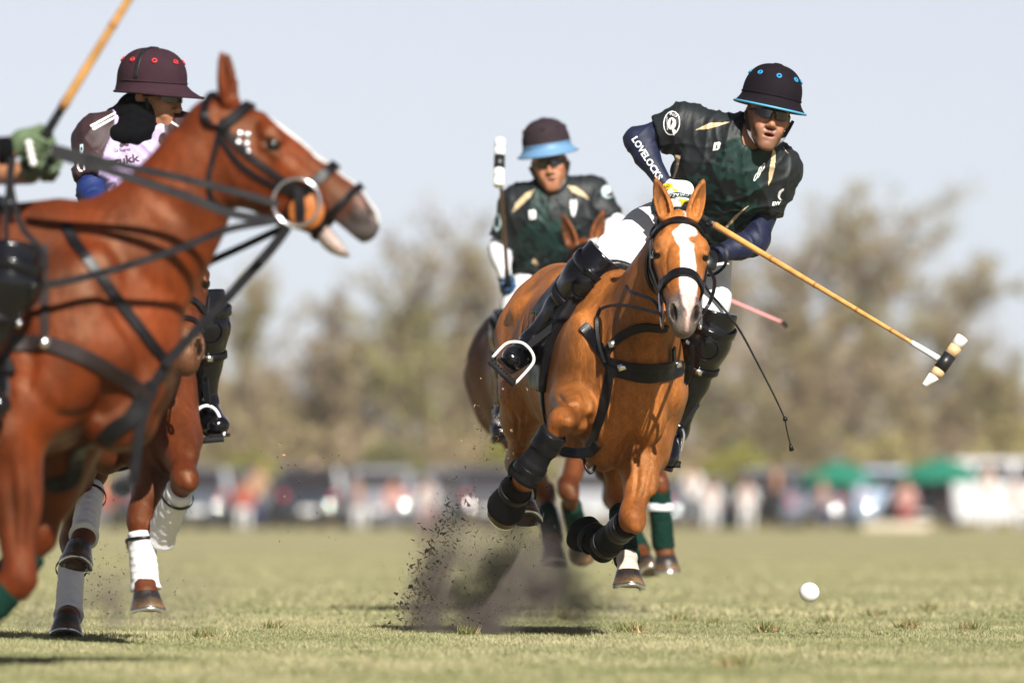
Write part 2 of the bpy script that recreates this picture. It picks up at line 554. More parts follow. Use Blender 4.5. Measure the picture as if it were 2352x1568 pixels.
def frame(yaw, pitch, roll):
    """forward, left, up of a body heading towards the photographer at yaw 0"""
    f = A(math.sin(yaw), -math.cos(yaw), 0)
    l = A(math.cos(yaw), math.sin(yaw), 0)
    u = A(0, 0, 1)
    f, u = f * math.cos(pitch) + u * math.sin(pitch), u * math.cos(pitch) - f * math.sin(pitch)
    l, u = l * math.cos(roll) + u * math.sin(roll), u * math.cos(roll) - l * math.sin(roll)
    return f, l, u

def torso_prims(B, bw=1.0, front=True):
    sec = [(.52, .165, .20, -.02), (.40, .215, .29, .01), (.20, .235, .335, .015), (-.05, .258, .33, .0), (-.30, .262, .30, .03),
           (-.52, .218, .25, .07), (-.72, .205, .24, .08), (-.90, .140, .18, .04)]
    out = []
    for a, b in zip(sec[:-1], sec[1:]):
        out.append((EC(B(a[0], 0, a[3]), B(b[0], 0, b[3]), a[1] * bw, a[2], b[1] * bw, b[2], B(0, 1, 0) - B(0, 0, 0)), .10))
    out.append((RC(B(.36, 0, .345), B(.05, 0, .29), .055, .06), .16))
    out.append((RC(B(-.45, 0, .27), B(-.72, 0, .27), .07, .06), .12))
    for s in (-1, 1):
        out.append((EL(B(-.49, s * .180, .20), (.07, .05, .055)), .055))
        ax = [B(1, 0, 0) - B(0, 0, 0), B(0, 1, 0) - B(0, 0, 0), B(0, 0, 1) - B(0, 0, 0)]
        out.append((EL(B(-.70, s * .125, .0), (.20, .110, .27), ax), .07))
        out.append((EL(B(.36, s * .165, -.02), (.13, .075, .30), [ax[0] * .9 - ax[2] * .45, ax[1], ax[2] * .9 + ax[0] * .45]), .06))
        out.append((EL(B(.22, s * .185, -.10), (.15, .06, .15), ax), .05))
        out.append((EL(B(.50, s * .160, -.05), (.075, .062, .085), ax), .035))
        out.append((EL(B(.545, s * .078, -.13), (.095, .072, .13), ax), .022))
        out.append((EL(B(.47, s * .085, -.25), (.11, .075, .10), ax), .03))
    return out

def horse(label, O, yaw, pitch, roll, poll, muzzle, legs, coat, h=.0065, face=None, ears=None, jaw=0.0, points=None, bw=1.0, neck_mid=None,
          headD=None, group='polo ponies on the field', hs=1.0, muzzcol=None, name='horse', nh=1.0, socks=None, creases=(), nbu=.10):
    H = Horse()
    F, L, U = frame(yaw, pitch, roll)
    O = A(O)
    B = lambda f, l, u: O + f * F + l * L + u * U
    H.B, H.F, H.L, H.U = B, F, L, U
    prims = torso_prims(B, bw)
    poll, muzzle = A(poll), A(muzzle)
    hF = nrm(muzzle - poll)
    hD = perp(A(headD) if headD is not None else (F * .7 + U * .9), hF)
    hL = np.cross(hD, hF)
    hl = lambda s, l, d: poll + (s * hF + l * hL + d * hD) * hs
    H.hl, H.hF, H.hL, H.hD = hl, hF, hL, hD
    # neck
    nb = B(.40, 0, nbu)
    nt_ = hl(.02, 0, -.125)
    nm = (nb + nt_) / 2 + (A(neck_mid) if neck_mid is not None else U * .02)
    cur = spline([nb, nm, nt_], 4)
    ws = np.linspace(0, 1, len(cur))
    sides = [nrm(lerp(L, hL, t)) for t in ws]
    for i in range(len(cur) - 1):
        w0, w1 = np.interp([ws[i], ws[i + 1]], [0, .35, .75, 1], [.150, .108, .080, .072])
        h0, h1 = np.interp([ws[i], ws[i + 1]], [0, .35, .75, 1], [.275, .205, .140, .108])
        prims.append((EC(cur[i], cur[i + 1], w0, h0 * nh, w1, h1 * nh, sides[i]), .07))
    # head
    ax = [hF, hL, hD]
    sec = [(-.02, -.105, .070, .092), (.08, -.120, .092, .118), (.18, -.128, .094, .128), (.27, -.112, .080, .112), (.37, -.086, .062, .086),
           (.46, -.073, .054, .071), (.535, -.072, .047, .060)]
    for a, b in zip(sec[:-1], sec[1:]):
        prims.append((EC(hl(a[0], 0, a[1]), hl(b[0], 0, b[1]), a[2] * hs, a[3] * hs, b[2] * hs, b[3] * hs, hL), .035))
    prims.append((EL(hl(.560, 0, -.085), A(.046, .045, .050) * hs, ax), .03))
    ja = jaw
    def jl(s, l, d):        # lower jaw opens about the cheek
        s0, d0 = .16, -.20
        ds, dd = s - s0, d - d0
        return hl(s0 + ds * math.cos(ja) - (-dd) * math.sin(ja) * 0 + dd * math.sin(ja), l, d0 + dd * math.cos(ja) - ds * math.sin(ja))
    prims.append((EC(jl(.20, 0, -.215), jl(.50, 0, -.125), .042 * hs, .040 * hs, .034 * hs, .026 * hs, hL), .04))
    prims.append((EL(jl(.525 + .10 * jaw, 0, -.128), A(.042 + .05 * jaw, .036, .030) * hs, ax), .025))
    if jaw > .05: prims.append((EL(jl(.505, 0, -.138), A(.055, .040, .036) * hs, ax), .02))
    for s in (-1, 1):
        prims.append((EL(hl(.165, s * .052, -.175), A(.105, .042, .095) * hs, ax), .03))
        prims.append((EL(hl(.165, s * .080, -.034), A(.040, .028, .032) * hs, ax), .02))
        prims.append((RC(hl(.152, s * .106, -.040), hl(.205, s * .098, -.026), .010 * hs, .008 * hs), .010))
        prims.append((RC(hl(.165, s * .100, -.072), hl(.215, s * .096, -.068), .010 * hs, .008 * hs), .012))
        prims.append((RC(hl(.22, s * .082, -.075), hl(.36, s * .056, -.082), .014 * hs, .010 * hs), .025))
        prims.append((EL(hl(.515, s * .046, -.046), A(.052, .024, .036) * hs, [nrm(hF - .35 * hD), hL, nrm(hD + .35 * hF)]), .014))
        prims.append((RC(hl(.10, s * .045, -.012), hl(.15, s * .070, -.018), .022 * hs, .022 * hs), .03))
    prims.append((RC(hl(.12, 0, -.036), hl(.48, 0, -.036), .038 * hs, .030 * hs), .03))
    cuts = []
    for s in (-1, 1):
        e1 = nrm(hF * .62 - hD * .62 - s * hL * .30); e2 = perp(hF * .60 + hD * .60 + s * hL * .62, e1)
        cuts.append((EL(hl(.548, s * .050, -.026), A(.040, .036, .0125) * hs, [e1, e2, np.cross(e1, e2)]), .005))
        cuts.append((EL(hl(.189, s * .112, -.052), A(.021, .020, .0155) * hs, ax), .005))
    if jaw > .05:
        q = jl(.47, 0, -.095)
        cuts.append((EC(hl(.40, 0, -.125), hl(.62, 0, -.145 - .5 * jaw * .3), .075 * hs, .006, .08 * hs, .030 * hs, hL), .006))
    # ears
    ears = ears or [nrm(-.85 * hF + .35 * hD), nrm(-.85 * hF + .35 * hD)]
    H.ear_tip = []
    ec = []
    for s, ed in zip((1, -1), ears):
        b0 = hl(-.005, s * .050, -.030)
        op = perp(hD * .8 + hF * .35 + s * hL * .5, ed)      # the way the ear opens
        sd = np.cross(ed, op)
        pr = [(0, .030, .025), (.03, .032, .023), (.065, .032, .020), (.095, .027, .016), (.125, .018, .011), (.15, .010, .007), (.165, .003, .003)]
        us = np.linspace(0, .165, 14)
        pts = [(u_, np.interp(u_, [q[0] for q in pr], [q[1] for q in pr]), np.interp(u_, [q[0] for q in pr], [q[2] for q in pr])) for u_ in us]
        for a, b in zip(pts[:-1], pts[1:]):
            prims.append((EC(b0 + ed * a[0] * hs, b0 + ed * b[0] * hs, a[1] * hs, a[2] * hs, b[1] * hs, b[2] * hs, sd), .012))
        for a, b in zip(pts[2:-2], pts[3:-1]):
            ec.append((EC(b0 + ed * a[0] * hs + op * .019, b0 + ed * b[0] * hs + op * .019, a[1] * .72, a[2] * .95, b[1] * .72, b[2] * .95, sd), .004))
    # legs
    hooves = []
    for key, pts in legs.items():
        pts = [A(p) for p in pts]
        s = 1 if key[1] == 'L' else -1
        if key[0] == 'F':
            el, kn, fe, co, so = pts
            prims.append((RC(B(.40, s * .135, -.06), el, .12, .095), .06))
            t = nrm(kn - el); fr = perp(np.cross(t, L), t)
            prims.append((EC(el, kn, .066, .092, .040, .043, L), .05))
            prims.append((EL(lerp(el, kn, .30) + fr * .042 + s * L * .012, (.15, .048, .044), [t, L, fr]), .04))
            prims.append((EL(lerp(el, kn, .28) + fr * .018 - s * L * .040, (.12, .034, .05), [t, L, fr]), .045))
            prims.append((EL(lerp(el, kn, .22) - fr * .045, (.12, .052, .045), [t, L, fr]), .03))
            prims.append((EL(kn, (.072, .044, .042), [t, L, fr]), .025))
            prims.append((EL(kn + fr * .014 + t * .018, (.030, .038, .036), [t, L, fr]), .010))
            prims.append((EL(kn + fr * .012 - t * .028, (.028, .037, .034), [t, L, fr]), .010))
            cw = (.029, .035)
        else:
            st, ho, fe, co, so = pts
            hp = B(-.62, s * .13, .08)
            prims.append((RC(hp, st, .155, .095), .07))
            prims.append((RC(B(-.82, s * .12, .0), lerp(st, ho, .35) - perp(np.cross(nrm(ho - st), L), nrm(ho - st)) * .02, .11, .062), .07))
            t = nrm(ho - st); fr = perp(np.cross(t, L), t)
            prims.append((EC(st, ho, .075, .105, .036, .044, L), .05))
            prims.append((EL(lerp(st, ho, .28), (.14, .070, .09), [t, L, fr]), .05))
            prims.append((EL(ho, (.060, .044, .056), [t, L, fr]), .03))
            bk = ho - fr * .045 - t * .045
            prims.append((RC(bk, ho, .024, .035), .03))
            prims.append((RC(lerp(st, ho, .45) - fr * .055, bk, .024, .017), .035))
            kn = ho
            cw = (.032, .040)
        t = nrm(fe - kn); fr = perp(np.cross(t, L), t)
        prims.append((EC(kn, fe, cw[0] + .006, cw[1] + .006, cw[0], cw[1], L), .03))
        prims.append((RC(lerp(kn, fe, .1) - fr * .022, fe - fr * .018, .016, .018), .03))
        prims.append((EL(fe, (.046, .040, .045), [t, L, fr]), .03))
        tp = nrm(co - fe); frp = perp(np.cross(tp, L), tp)
        prims.append((RC(fe - frp * .02, fe - frp * .028, .026, .022), .03))
        prims.append((EC(fe, co, .033, .034, .044, .043, L), .03))
        hooves.append((key, fe, co, so))
    H.prims = prims
    fld = Field([p for p, _ in prims], h, .02)
    for p, k in prims:
        fld.add(p, k)
    for p, k in cuts + ec:
        fld.sub(p, k)
    V, Q = fld.mesh(2)
    del fld
    if creases:                      # muscle lines, skin folds and veins laid on the surface
        tr = bvh(V, Q)
        NV = normals(V, Q)
        for pts, amp, wd in creases:
            q = [surf(tr, *p) for p in pts]
            if any(p is None for p in q): continue
            q = np.array(spline(q, 22))
            m = np.all((V > q.min(0) - 3 * wd) & (V < q.max(0) + 3 * wd), axis=1)
            if not m.any(): continue
            vm = V[m]
            D = np.sqrt(np.maximum((vm ** 2).sum(1)[:, None] + (q ** 2).sum(1)[None] - 2 * vm @ q.T, 0))
            k = D.argmin(1); fade = np.minimum(1, np.minimum(k, len(q) - 1 - k) / (len(q) * .25) + .15)
            N = NV[m]
            V[m] -= N * (amp * fade * np.exp(-(D.min(1) / wd) ** 2))[:, None]
    # colours of the coat
    C = np.tile(A(coat), (len(V), 1))
    hv = (V - poll) / hs
    S_, l_, d_ = hv @ hF, hv @ hL, hv @ hD
    inhead = (S_ > -.25) & (S_ < .72) & (np.abs(l_) < .16) & (d_ > -.42) & (d_ < .12)
    C *= np.exp(.24 * wob(V, 8, 3) + .10 * wob(V, 26, 13) + .06 * wob(V, 90, 14))[:, None]
    mz = sstep(.43, .52, S_ + .03 * wob(V, 40, 5)) * inhead
    mc = A(muzzcol) if muzzcol is not None else A(.075, .065, .065)
    C = C * (1 - mz[:, None]) + mc * mz[:, None]
    eb = inhead * np.exp(-(((S_ - .187) / .040) ** 2 + ((np.abs(l_) - .105) / .03) ** 2 + ((d_ + .054) / .03) ** 2))
    C = C * (1 - .75 * eb[:, None]) + A(.03, .018, .012) * .75 * eb[:, None]
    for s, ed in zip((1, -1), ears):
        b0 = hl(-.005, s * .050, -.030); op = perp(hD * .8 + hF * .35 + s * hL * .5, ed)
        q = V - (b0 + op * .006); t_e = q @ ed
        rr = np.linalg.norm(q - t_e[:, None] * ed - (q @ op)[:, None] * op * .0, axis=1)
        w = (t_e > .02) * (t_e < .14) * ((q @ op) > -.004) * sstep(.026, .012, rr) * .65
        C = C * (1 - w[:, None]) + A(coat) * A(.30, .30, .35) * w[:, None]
    if face is not None:
        C = face(C, S_, l_, d_, inhead, V)
    nh = inhead * np.exp(-(((S_ - .538) / .028) ** 2 + ((np.abs(l_) - .043) / .014) ** 2 + ((d_ + .036) / .028) ** 2))
    nh = np.clip(nh * 1.4, 0, 1)
    C = C * (1 - .95 * nh[:, None]) + A(.006, .005, .005) * .95 * nh[:, None]  # nostril hollows blackened in the colour to deepen their shade
    for key, pts in legs.items():
        kn = A(pts[1]); fe = A(pts[2])
        w = np.exp(-(((V - kn) ** 2).sum(1)) / .075 ** 2) * .55
        C = C * (1 - w[:, None]) + A(coat) * A(.72, .48, .40) * w[:, None]
        if points is not None:
            ab = fe - kn
            tt = ((V - kn) @ ab) / (ab @ ab)
            dd = np.linalg.norm(V - kn - np.clip(tt, 0, 1.6)[:, None] * ab, axis=1)
            w = (dd < .12) * sstep(-.2, .3, tt)
            C = C * (1 - w[:, None]) + A(points) * w[:, None]
    for key in (socks or ()):
        fe, co = A(legs[key][2]), A(legs[key][3])
        ab = co - fe; tt = ((V - fe) @ ab) / (ab @ ab)
        w = (np.linalg.norm(V - fe - np.clip(tt, 0, 1.3)[:, None] * ab, axis=1) < .09) * sstep(-.5, 0, tt + .2 * wob(V, 50, 12))
        C = C * (1 - w[:, None]) + A(.62, .52, .44) * w[:, None]
    root = thing(name, label, 'horse', (O[0], O[1], 0.0), group)
    H.root = root
    H.body = put('body', V, Q, M['coat'], root, True, np.clip(C, 0.003, .9))
    H.V, H.Q = V, Q
    H.tree = bvh(V, Q)
    for s in (-1, 1):
        ev, ef = sphere_vf(hl(.188, s * .0890, -.052), .0245 * hs, 10)
        put('eye', ev, ef, M['eye'], root)
    H.legs = legs
    # hooves
    for key, fe, co, so in hooves:
        t = nrm(so - co)
        fr = perp(np.cross(t, L), t)
        lat = np.cross(t, fr)
        Ln = np.linalg.norm(so - co)
        V_, F_ = [], []
        prof = [(-.012, .040, .042, -.004), (.0, .047, .048, 0), (.35, .052, .054, .006), (.8, .060, .063, .014), (.97, .064, .068, .018), (1.0, .061, .065, .018)]
        n = 28
        col = []
        for q, (a, w, d, sh) in enumerate(prof):
            for j in range(n):
                th = 2 * math.pi * j / n
                c_ = math.cos(th)
                heel = 1.0 if c_ > -.3 else 1.0 - .28 * (-.3 - c_) / .7
                V_.append(co + t * a * Ln * (1 if c_ > 0 else .82 if a > 0 else 1) + lat * w * math.sin(th) + fr * (d * c_ * heel + sh))
                g = .5 + .5 * math.sin(th * 3 + q)
                base = A(.022, .018, .017) if q < 3 else lerp(A(.03, .022, .018), A(.26, .15, .06), (.25 + .55 * g) * (.6 if q > 4 else .8))
                col.append(base)
        for i in range(len(prof) - 1):
            for j in range(n):
                F_.append((i * n + j, (i + 1) * n + j, (i + 1) * n + (j + 1) % n, i * n + (j + 1) % n))
        F_.append(tuple(range(n))); F_.append(tuple(reversed(range((len(prof) - 1) * n, len(prof) * n))))
        ho = put('hoof', V_, F_, M['hoof'], root, True, col)
        arc = []
        for j in range(19):
            th = -2.25 + 4.5 * j / 18
            heel = 1.0 if math.cos(th) > -.3 else 1.0 - .28 * (-.3 - math.cos(th)) / .7
            arc.append(co + t * Ln * (1.03 if math.cos(th) > 0 else .85) + lat * .054 * math.sin(th) + fr * (.058 * math.cos(th) * heel + .018))
        V_, F_ = tube_vf(arc, 0, flat=(.020, .009), nrms=[t] * len(arc))
        put('shoe', V_, F_, M['steel'], ho)
        # stud under the heel of the shoe
        V_, F_ = lathe_vf(arc[1], t, [(0, .006), (.010, .006), (.016, .004)], 8)
        put('stud', V_, F_, M['steel'], ho)
    return H

def surf(tree, px, py, off=0.0):
    """where the sight line through a photograph point meets a surface"""
    o = A(0, 0, EYE)
    d = nrm(P(px, py, 40.0) - o)
    loc, n, _, _ = tree.ray_cast(Vector(o), Vector(d), 200.0)
    if loc is None:
        return None
    return A(loc) + A(n) * off
def surfs(tree, pts, Y=40):
    out = []
    for p in pts:
        q = surf(tree, p[0], p[1])
        if q is None:
            q = P(p[0], p[1], Y)
            l_, n_, _, _ = tree.find_nearest(Vector(q))
            q = A(l_)
        out.append(q)
    return out

def wrap(name, a, b, r0, r1, mat_, parent, L, ridges=9, flare=0.0, over=0.0, side=1.0):
    """bandage wound round a cannon bone"""
    a, b = A(a), A(b)
    n = ridges * 6
    t = nrm(b - a)
    lat = perp(A(L), t); fr = np.cross(t, lat)
    V, F = [], []
    seg = 28
    for i in range(n + 1):
        u = i / n
        c = lerp(a, b, u)
        r = lerp(r0, r1, u) + flare * max(0, (u - .8) / .2) ** 2
        for j in range(seg):
            th = 2 * math.pi * j / seg
            ph = (u * ridges + j / seg) % 1.0
            rr = r + .0028 * (ph ** 3) + .001 * math.sin(7 * th + 3 * u * 6)
            e = .004 if i in (0, n) else 0
            V.append(c + (rr - e) * (math.cos(th) * lat * .92 + math.sin(th) * fr * 1.06))
    for i in range(n):
        for j in range(seg):
            F.append((i * seg + j, i * seg + (j + 1) % seg, (i + 1) * seg + (j + 1) % seg, (i + 1) * seg + j))
    F.append(tuple(reversed(range(seg)))); F.append(tuple(range(n * seg, (n + 1) * seg)))
    return put(name, V, F, mat_, parent)
def band(name, c, t, r, w, mat_, parent, th=.004):
    """a strap ring round a limb"""
    t = nrm(t)
    u = perp(A(.3, .2, .9) if abs(t[2]) < .9 else A(1, 0, 0), t); v = np.cross(t, u)
    pts = [A(c) + r * (math.cos(q) * u + math.sin(q) * v) for q in np.linspace(0, 2 * math.pi, 33)[:-1]]
    V, F = tube_vf(pts, 0, flat=(w, th), closed=True, nrms=[p - A(c) for p in pts])
    return put(name, V, F, mat_, parent)
def bell_boot(fe, co, so, L, parent):
    """neoprene over-reach boot: a flared collar round pastern and hoof"""
    t = nrm(so - fe)
    fr = perp(np.cross(t, L), t); lat = np.cross(t, fr)
    ln = np.linalg.norm(so - fe)
    prof = [(.18, .046, 0), (.30, .053, 0), (.45, .058, .002), (.62, .066, .006), (.80, .074, .012), (.86, .075, .013), (.86, .070, .013), (.5, .05, .0)]
    n = 28
    V, F = [], []
    for a, r, sh in prof:
        for j in range(n):
            th = 2 * math.pi * j / n
            w_ = 1 + .02 * math.sin(5 * th + a * 9)
            V.append(A(fe) + t * ln * a + r * w_ * (lat * math.sin(th) + fr * math.cos(th)) + fr * sh)
    for i in range(len(prof) - 1):
        for j in range(n):
            F.append((i * n + j, (i + 1) * n + j, (i + 1) * n + (j + 1) % n, i * n + (j + 1) % n))
    b = put('bell_boot', V, F, M['neoprene'], parent)
    pts = [A(fe) + t * ln * .44 + .062 * (lat * math.sin(q) + fr * math.cos(q)) for q in np.linspace(0, 2 * math.pi, 29)[:-1]]
    V, F = tube_vf(pts, 0, flat=(.028, .004), closed=True, nrms=[p - A(fe) - t * ln * .44 for p in pts])
    put('strap', V, F, M['leather'], b)
    return b
def tendon_boot(kn, fe, L, parent, r=.050):
    t = nrm(fe - kn)
    a, b = kn + t * .055, fe + t * .02
    V, F = [], []
    lat = perp(A(L), t); fr = np.cross(t, lat)
    seg, n = 28, 30
    for i in range(n + 1):
        u = i / n
        rr = r * np.interp(u, [0, .02, .40, .42, .60, .63, .97, 1], [.94, 1.0, .98, .92, 1.0, 1.10, 1.14, 1.08])
        for j in range(seg):
            th = 2 * math.pi * j / seg
            V.append(lerp(a, b, u) + rr * (math.cos(th) * lat + 1.08 * math.sin(th) * fr) * (1 + .012 * math.sin(3 * th + 9 * u)))
    for i in range(n):
        for j in range(seg):
            F.append((i * seg + j, i * seg + (j + 1) % seg, (i + 1) * seg + (j + 1) % seg, (i + 1) * seg + j))
    F.append(tuple(reversed(range(seg)))); F.append(tuple(range(n * seg, (n + 1) * seg)))
    o = put('tendon_boot', V, F, M['neoprene'], parent)
    for u in (.13, .27):
        band('strap', lerp(a, b, u), t, r * 1.055, .042, M['leather'], o)
    band('strap', lerp(a, b, .80), t, r * 1.17, .030, M['leather'], o)
    return o

def saddle(H, label, f0=-.30, f1=.20, low=-.10, mat_=None, seat=.19, fl0=None, fl1=.20, slope=.25):
    """saddle and flaps that fit the back"""
    B = H.B
    mat_ = mat_ or M['leather']
    root = thing('saddle', label, 'saddle', tuple(B(-.05, 0, .33)))
    tp = torso_prims(B)
    def shell(e, fa, fb, lo, slope, h=.010, pommel=False):
        fl = Field([p for p, _ in tp], h, .06)
        for p, k in tp:
            fl.add(p, k, pad=e + .03)
        fl.d -= e
        if pommel:
            fl.add(RC(B(.20, -.05, .345), B(.20, .05, .345), .045, .045), .06)
            fl.add(RC(B(f0 + .03, -.09, .335), B(f0 + .03, .09, .335), .040, .040), .06)
        fl.clip(B(fa, 0, 0), -H.F + slope * H.U * .0)
        fl.clip(B(fb, 0, 0), H.F - slope * H.U)
        fl.clip(B(0, 0, lo), -H.U)
        return fl.mesh(1)
    V, Q = shell(.030, f0, f1, seat, 0, pommel=True)
    put('seat', V, Q, mat_, root)
    for s in (-1, 1):
        fl = Field([p for p, _ in tp], .010, .06)
        for p, k in tp:
            fl.add(p, k, pad=.05)
        fl.d -= .022
        fl.clip(B(max(-.10, f0 + .02) if fl0 is None else fl0, 0, 0), -H.F - .15 * H.U)
        fl.clip(B(fl1, 0, 0), H.F + slope * H.U)
        fl.clip(B(0, 0, low), -H.U)
        fl.clip(B(0, s * .06, 0), -s * H.L)
        V, Q = fl.mesh(1)
        put('flap', V, Q, mat_, root)
    # girth
    pts = []
    for th in np.linspace(0, 2 * math.pi, 17)[:-1]:
        pts.append(B(.16, .30 * math.sin(th), .36 * math.cos(th)))
    g = strap('girth', pts, .075, .010, M['leather'], root, H.tree, .006, closed=True)
    return root
# ------------------------------------------------------------------ riders
class Rider: pass

def head_frame(c, fwd, up):
    f = nrm(fwd); u = perp(A(up), f); l = np.cross(u, f)       # l = the person's left
    return (lambda x, y, z: A(c) + x * l + y * f + z * u), f, u, l

def head_prims(hp, f, u, l, neck, mouth=0.0):
    ax = [l, f, u]
    pr = [(EL(hp(0, -.012, .038), (.076, .096, .088), ax), .0), (EL(hp(0, .030, -.030), (.059, .064, .088), ax), .03)]
    md = -mouth
    for s in (-1, 1):
        pr.append((RC(hp(s * .050, .000, -.055), hp(s * .017, .078, -.108 + md), .023, .015), .03))
        pr.append((EL(hp(s * .040, .066, -.022), (.026, .026, .024), ax), .03))
        pr.append((RC(hp(s * .006, .092, .020), hp(s * .040, .080, .024), .012, .012), .02))
        pr.append((EL(hp(s * .012, .104, -.041), (.009, .010, .008), ax), .008))
        pr.append((EL(hp(s * .079, -.008, -.006), (.010, .020, .032), [l + s * .0 * f, f, u]), .012))
        pr.append((RC(hp(s * .034, .080, -.060), hp(s * .020, .086, -.085 + md * .5), .016, .014), .025))
    pr.append((EL(hp(0, .082, -.108 + md), (.022, .016, .016), ax), .02))
    pr.append((RC(hp(0, .090, .012), hp(0, .115, -.034), .0065, .0095), .010))
    pr.append((RC(hp(0, .112, -.036), hp(0, .110, -.040), .012, .010), .008))
    pr.append((RC(hp(-.018, .094, -.066), hp(.018, .094, -.066), .0075, .0075), .010))
    pr.append((RC(hp(0, .098, -.064), hp(0, .099, -.065), .007, .007), .008))
    pr.append((RC(hp(-.015, .092, -.079 + md), hp(.015, .092, -.079 + md), .0085, .0085), .008))
    pr.append((RC(hp(0, -.03, -.05), A(neck), .062, .064), .03))
    cuts = [(EL(hp(s * .031, .100, .001), (.019, .018, .012), ax), .012) for s in (-1, 1)]
    if mouth > 0:
        cuts.append((EL(hp(0, .100, -.0725 + md * .5), (.020, .022, .0028 + mouth * .42), ax), .003))
    return pr, cuts

def limb(a, b, ra, rb, k=.03): return (RC(a, b, ra, rb), k)

def torso(J, e=0.0):
    """pelvis to shoulders"""
    Pv, C, N = J['pelvis'], J['chest'], J['neck']
    pl = nrm(J['hipL'] - J['hipR']); sl_ = nrm(J['shL'] - J['shR'])
    pts = spline([Pv, C, N], 4)
    w = [.160, .148, .134, .140, .160, .182, .185, .150, .09]
    h = [.125, .120, .110, .112, .120, .125, .112, .088, .065]
    out = []
    for i in range(len(pts) - 1):
        sd = nrm(lerp(pl, sl_, min(1, i / 5)))
        out.append((EC(pts[i], pts[i + 1], w[i] + e, h[i] + e, w[i + 1] + e, h[i + 1] + e, sd), .05))
    for s in ('L', 'R'):
        out.append((RC(lerp(N, J['sh' + s], .25), J['sh' + s], .062 + e, .066 + e), .05))
        out.append((EL(lerp(C, J['sh' + s], .42) + J['front'] * .055, (.085 + e, .05 + e, .075 + e), [sl_, J['front'], np.cross(sl_, J['front'])]), .05))
    return out

def fist(wrist, c, axis, r=.016, thumb=1, s=1.0):
    """closed hand: palm, four fingers and thumb round a bar through c along axis"""
    a = nrm(axis); c = A(c)
    b = perp(A(wrist) - c, a); n = np.cross(a, b)
    pr = [(RC(A(wrist), c + b * .055 * s, .029 * s, .030 * s), .02),
          (EL(c + b * .040 * s + n * .004, A(.046, .022, .043) * s, [b, n, a]), .02)]
    ln = [.94, 1.05, 1.0, .84]
    for i in range(4):
        off = (1.5 - i) * .0205 * s
        pts = []
        for th, rr in ((5, .028), (70, .0275), (150, .0255), (225, .024), (275, .020)):
            q = math.radians(th * (ln[i] if th > 100 else 1)) * 1.0
            pts.append(c + a * off + (rr * s + r - .016) * (math.cos(q) * b + math.sin(q) * n))
        rad = [.0118, .0112, .0102, .0094, .0086]
        for k in range(4):
            pr.append((RC(pts[k], pts[k + 1], rad[k] * s, rad[k + 1] * s), .004))
    t0 = c + b * .045 * s + a * .030 * s - n * .004
    t1 = c + b * .012 * s + a * .050 * s * thumb - n * .026 * s
    t2 = c - b * .020 * s + a * .044 * s * thumb - n * .024 * s
    t3 = c - b * .036 * s + a * .036 * s * thumb - n * .004 * s
    for p, q, r0, r1 in ((t0, t1, .016, .0125), (t1, t2, .0125, .011), (t2, t3, .011, .009)):
        pr.append((RC(p, q, r0 * s, r1 * s), .008))
    return pr

def build(prims, h, cuts=(), smooth=2, noise=None, clips=()):
    f = Field([p for p, _ in prims], h, .02)
    for p, k in prims: f.add(p, max(k, .001))
    for p, k in cuts: f.sub(p, max(k, .001))
    for c, n in clips: f.clip(c, n)
    return f.mesh(smooth, noise)

def folds(V, amp, freq, dirs, seed, N=None):
    """cloth creases running across dirs"""
    r = np.random.default_rng(seed)
    o = np.zeros(len(V))
    w = wob(V, 14, seed + 1) * .9
    for d in dirs:
        d = nrm(d)
        x = V @ d * freq + w * 2.2 + r.uniform(0, 6)
        o += (1 - np.abs(np.sin(x))) ** 2 * (.5 + .5 * wob(V, 9, seed + 2))
    return o * amp
def normals(V, Q):
    n = np.cross(V[Q[:, 2]] - V[Q[:, 0]], V[Q[:, 3]] - V[Q[:, 1]])
    o = np.zeros_like(V)
    for i in range(4):
        for k in range(3):
            o[:, k] += np.bincount(Q[:, i], weights=n[:, k], minlength=len(V))
    return o / (np.linalg.norm(o, axis=1)[:, None] + 1e-12)

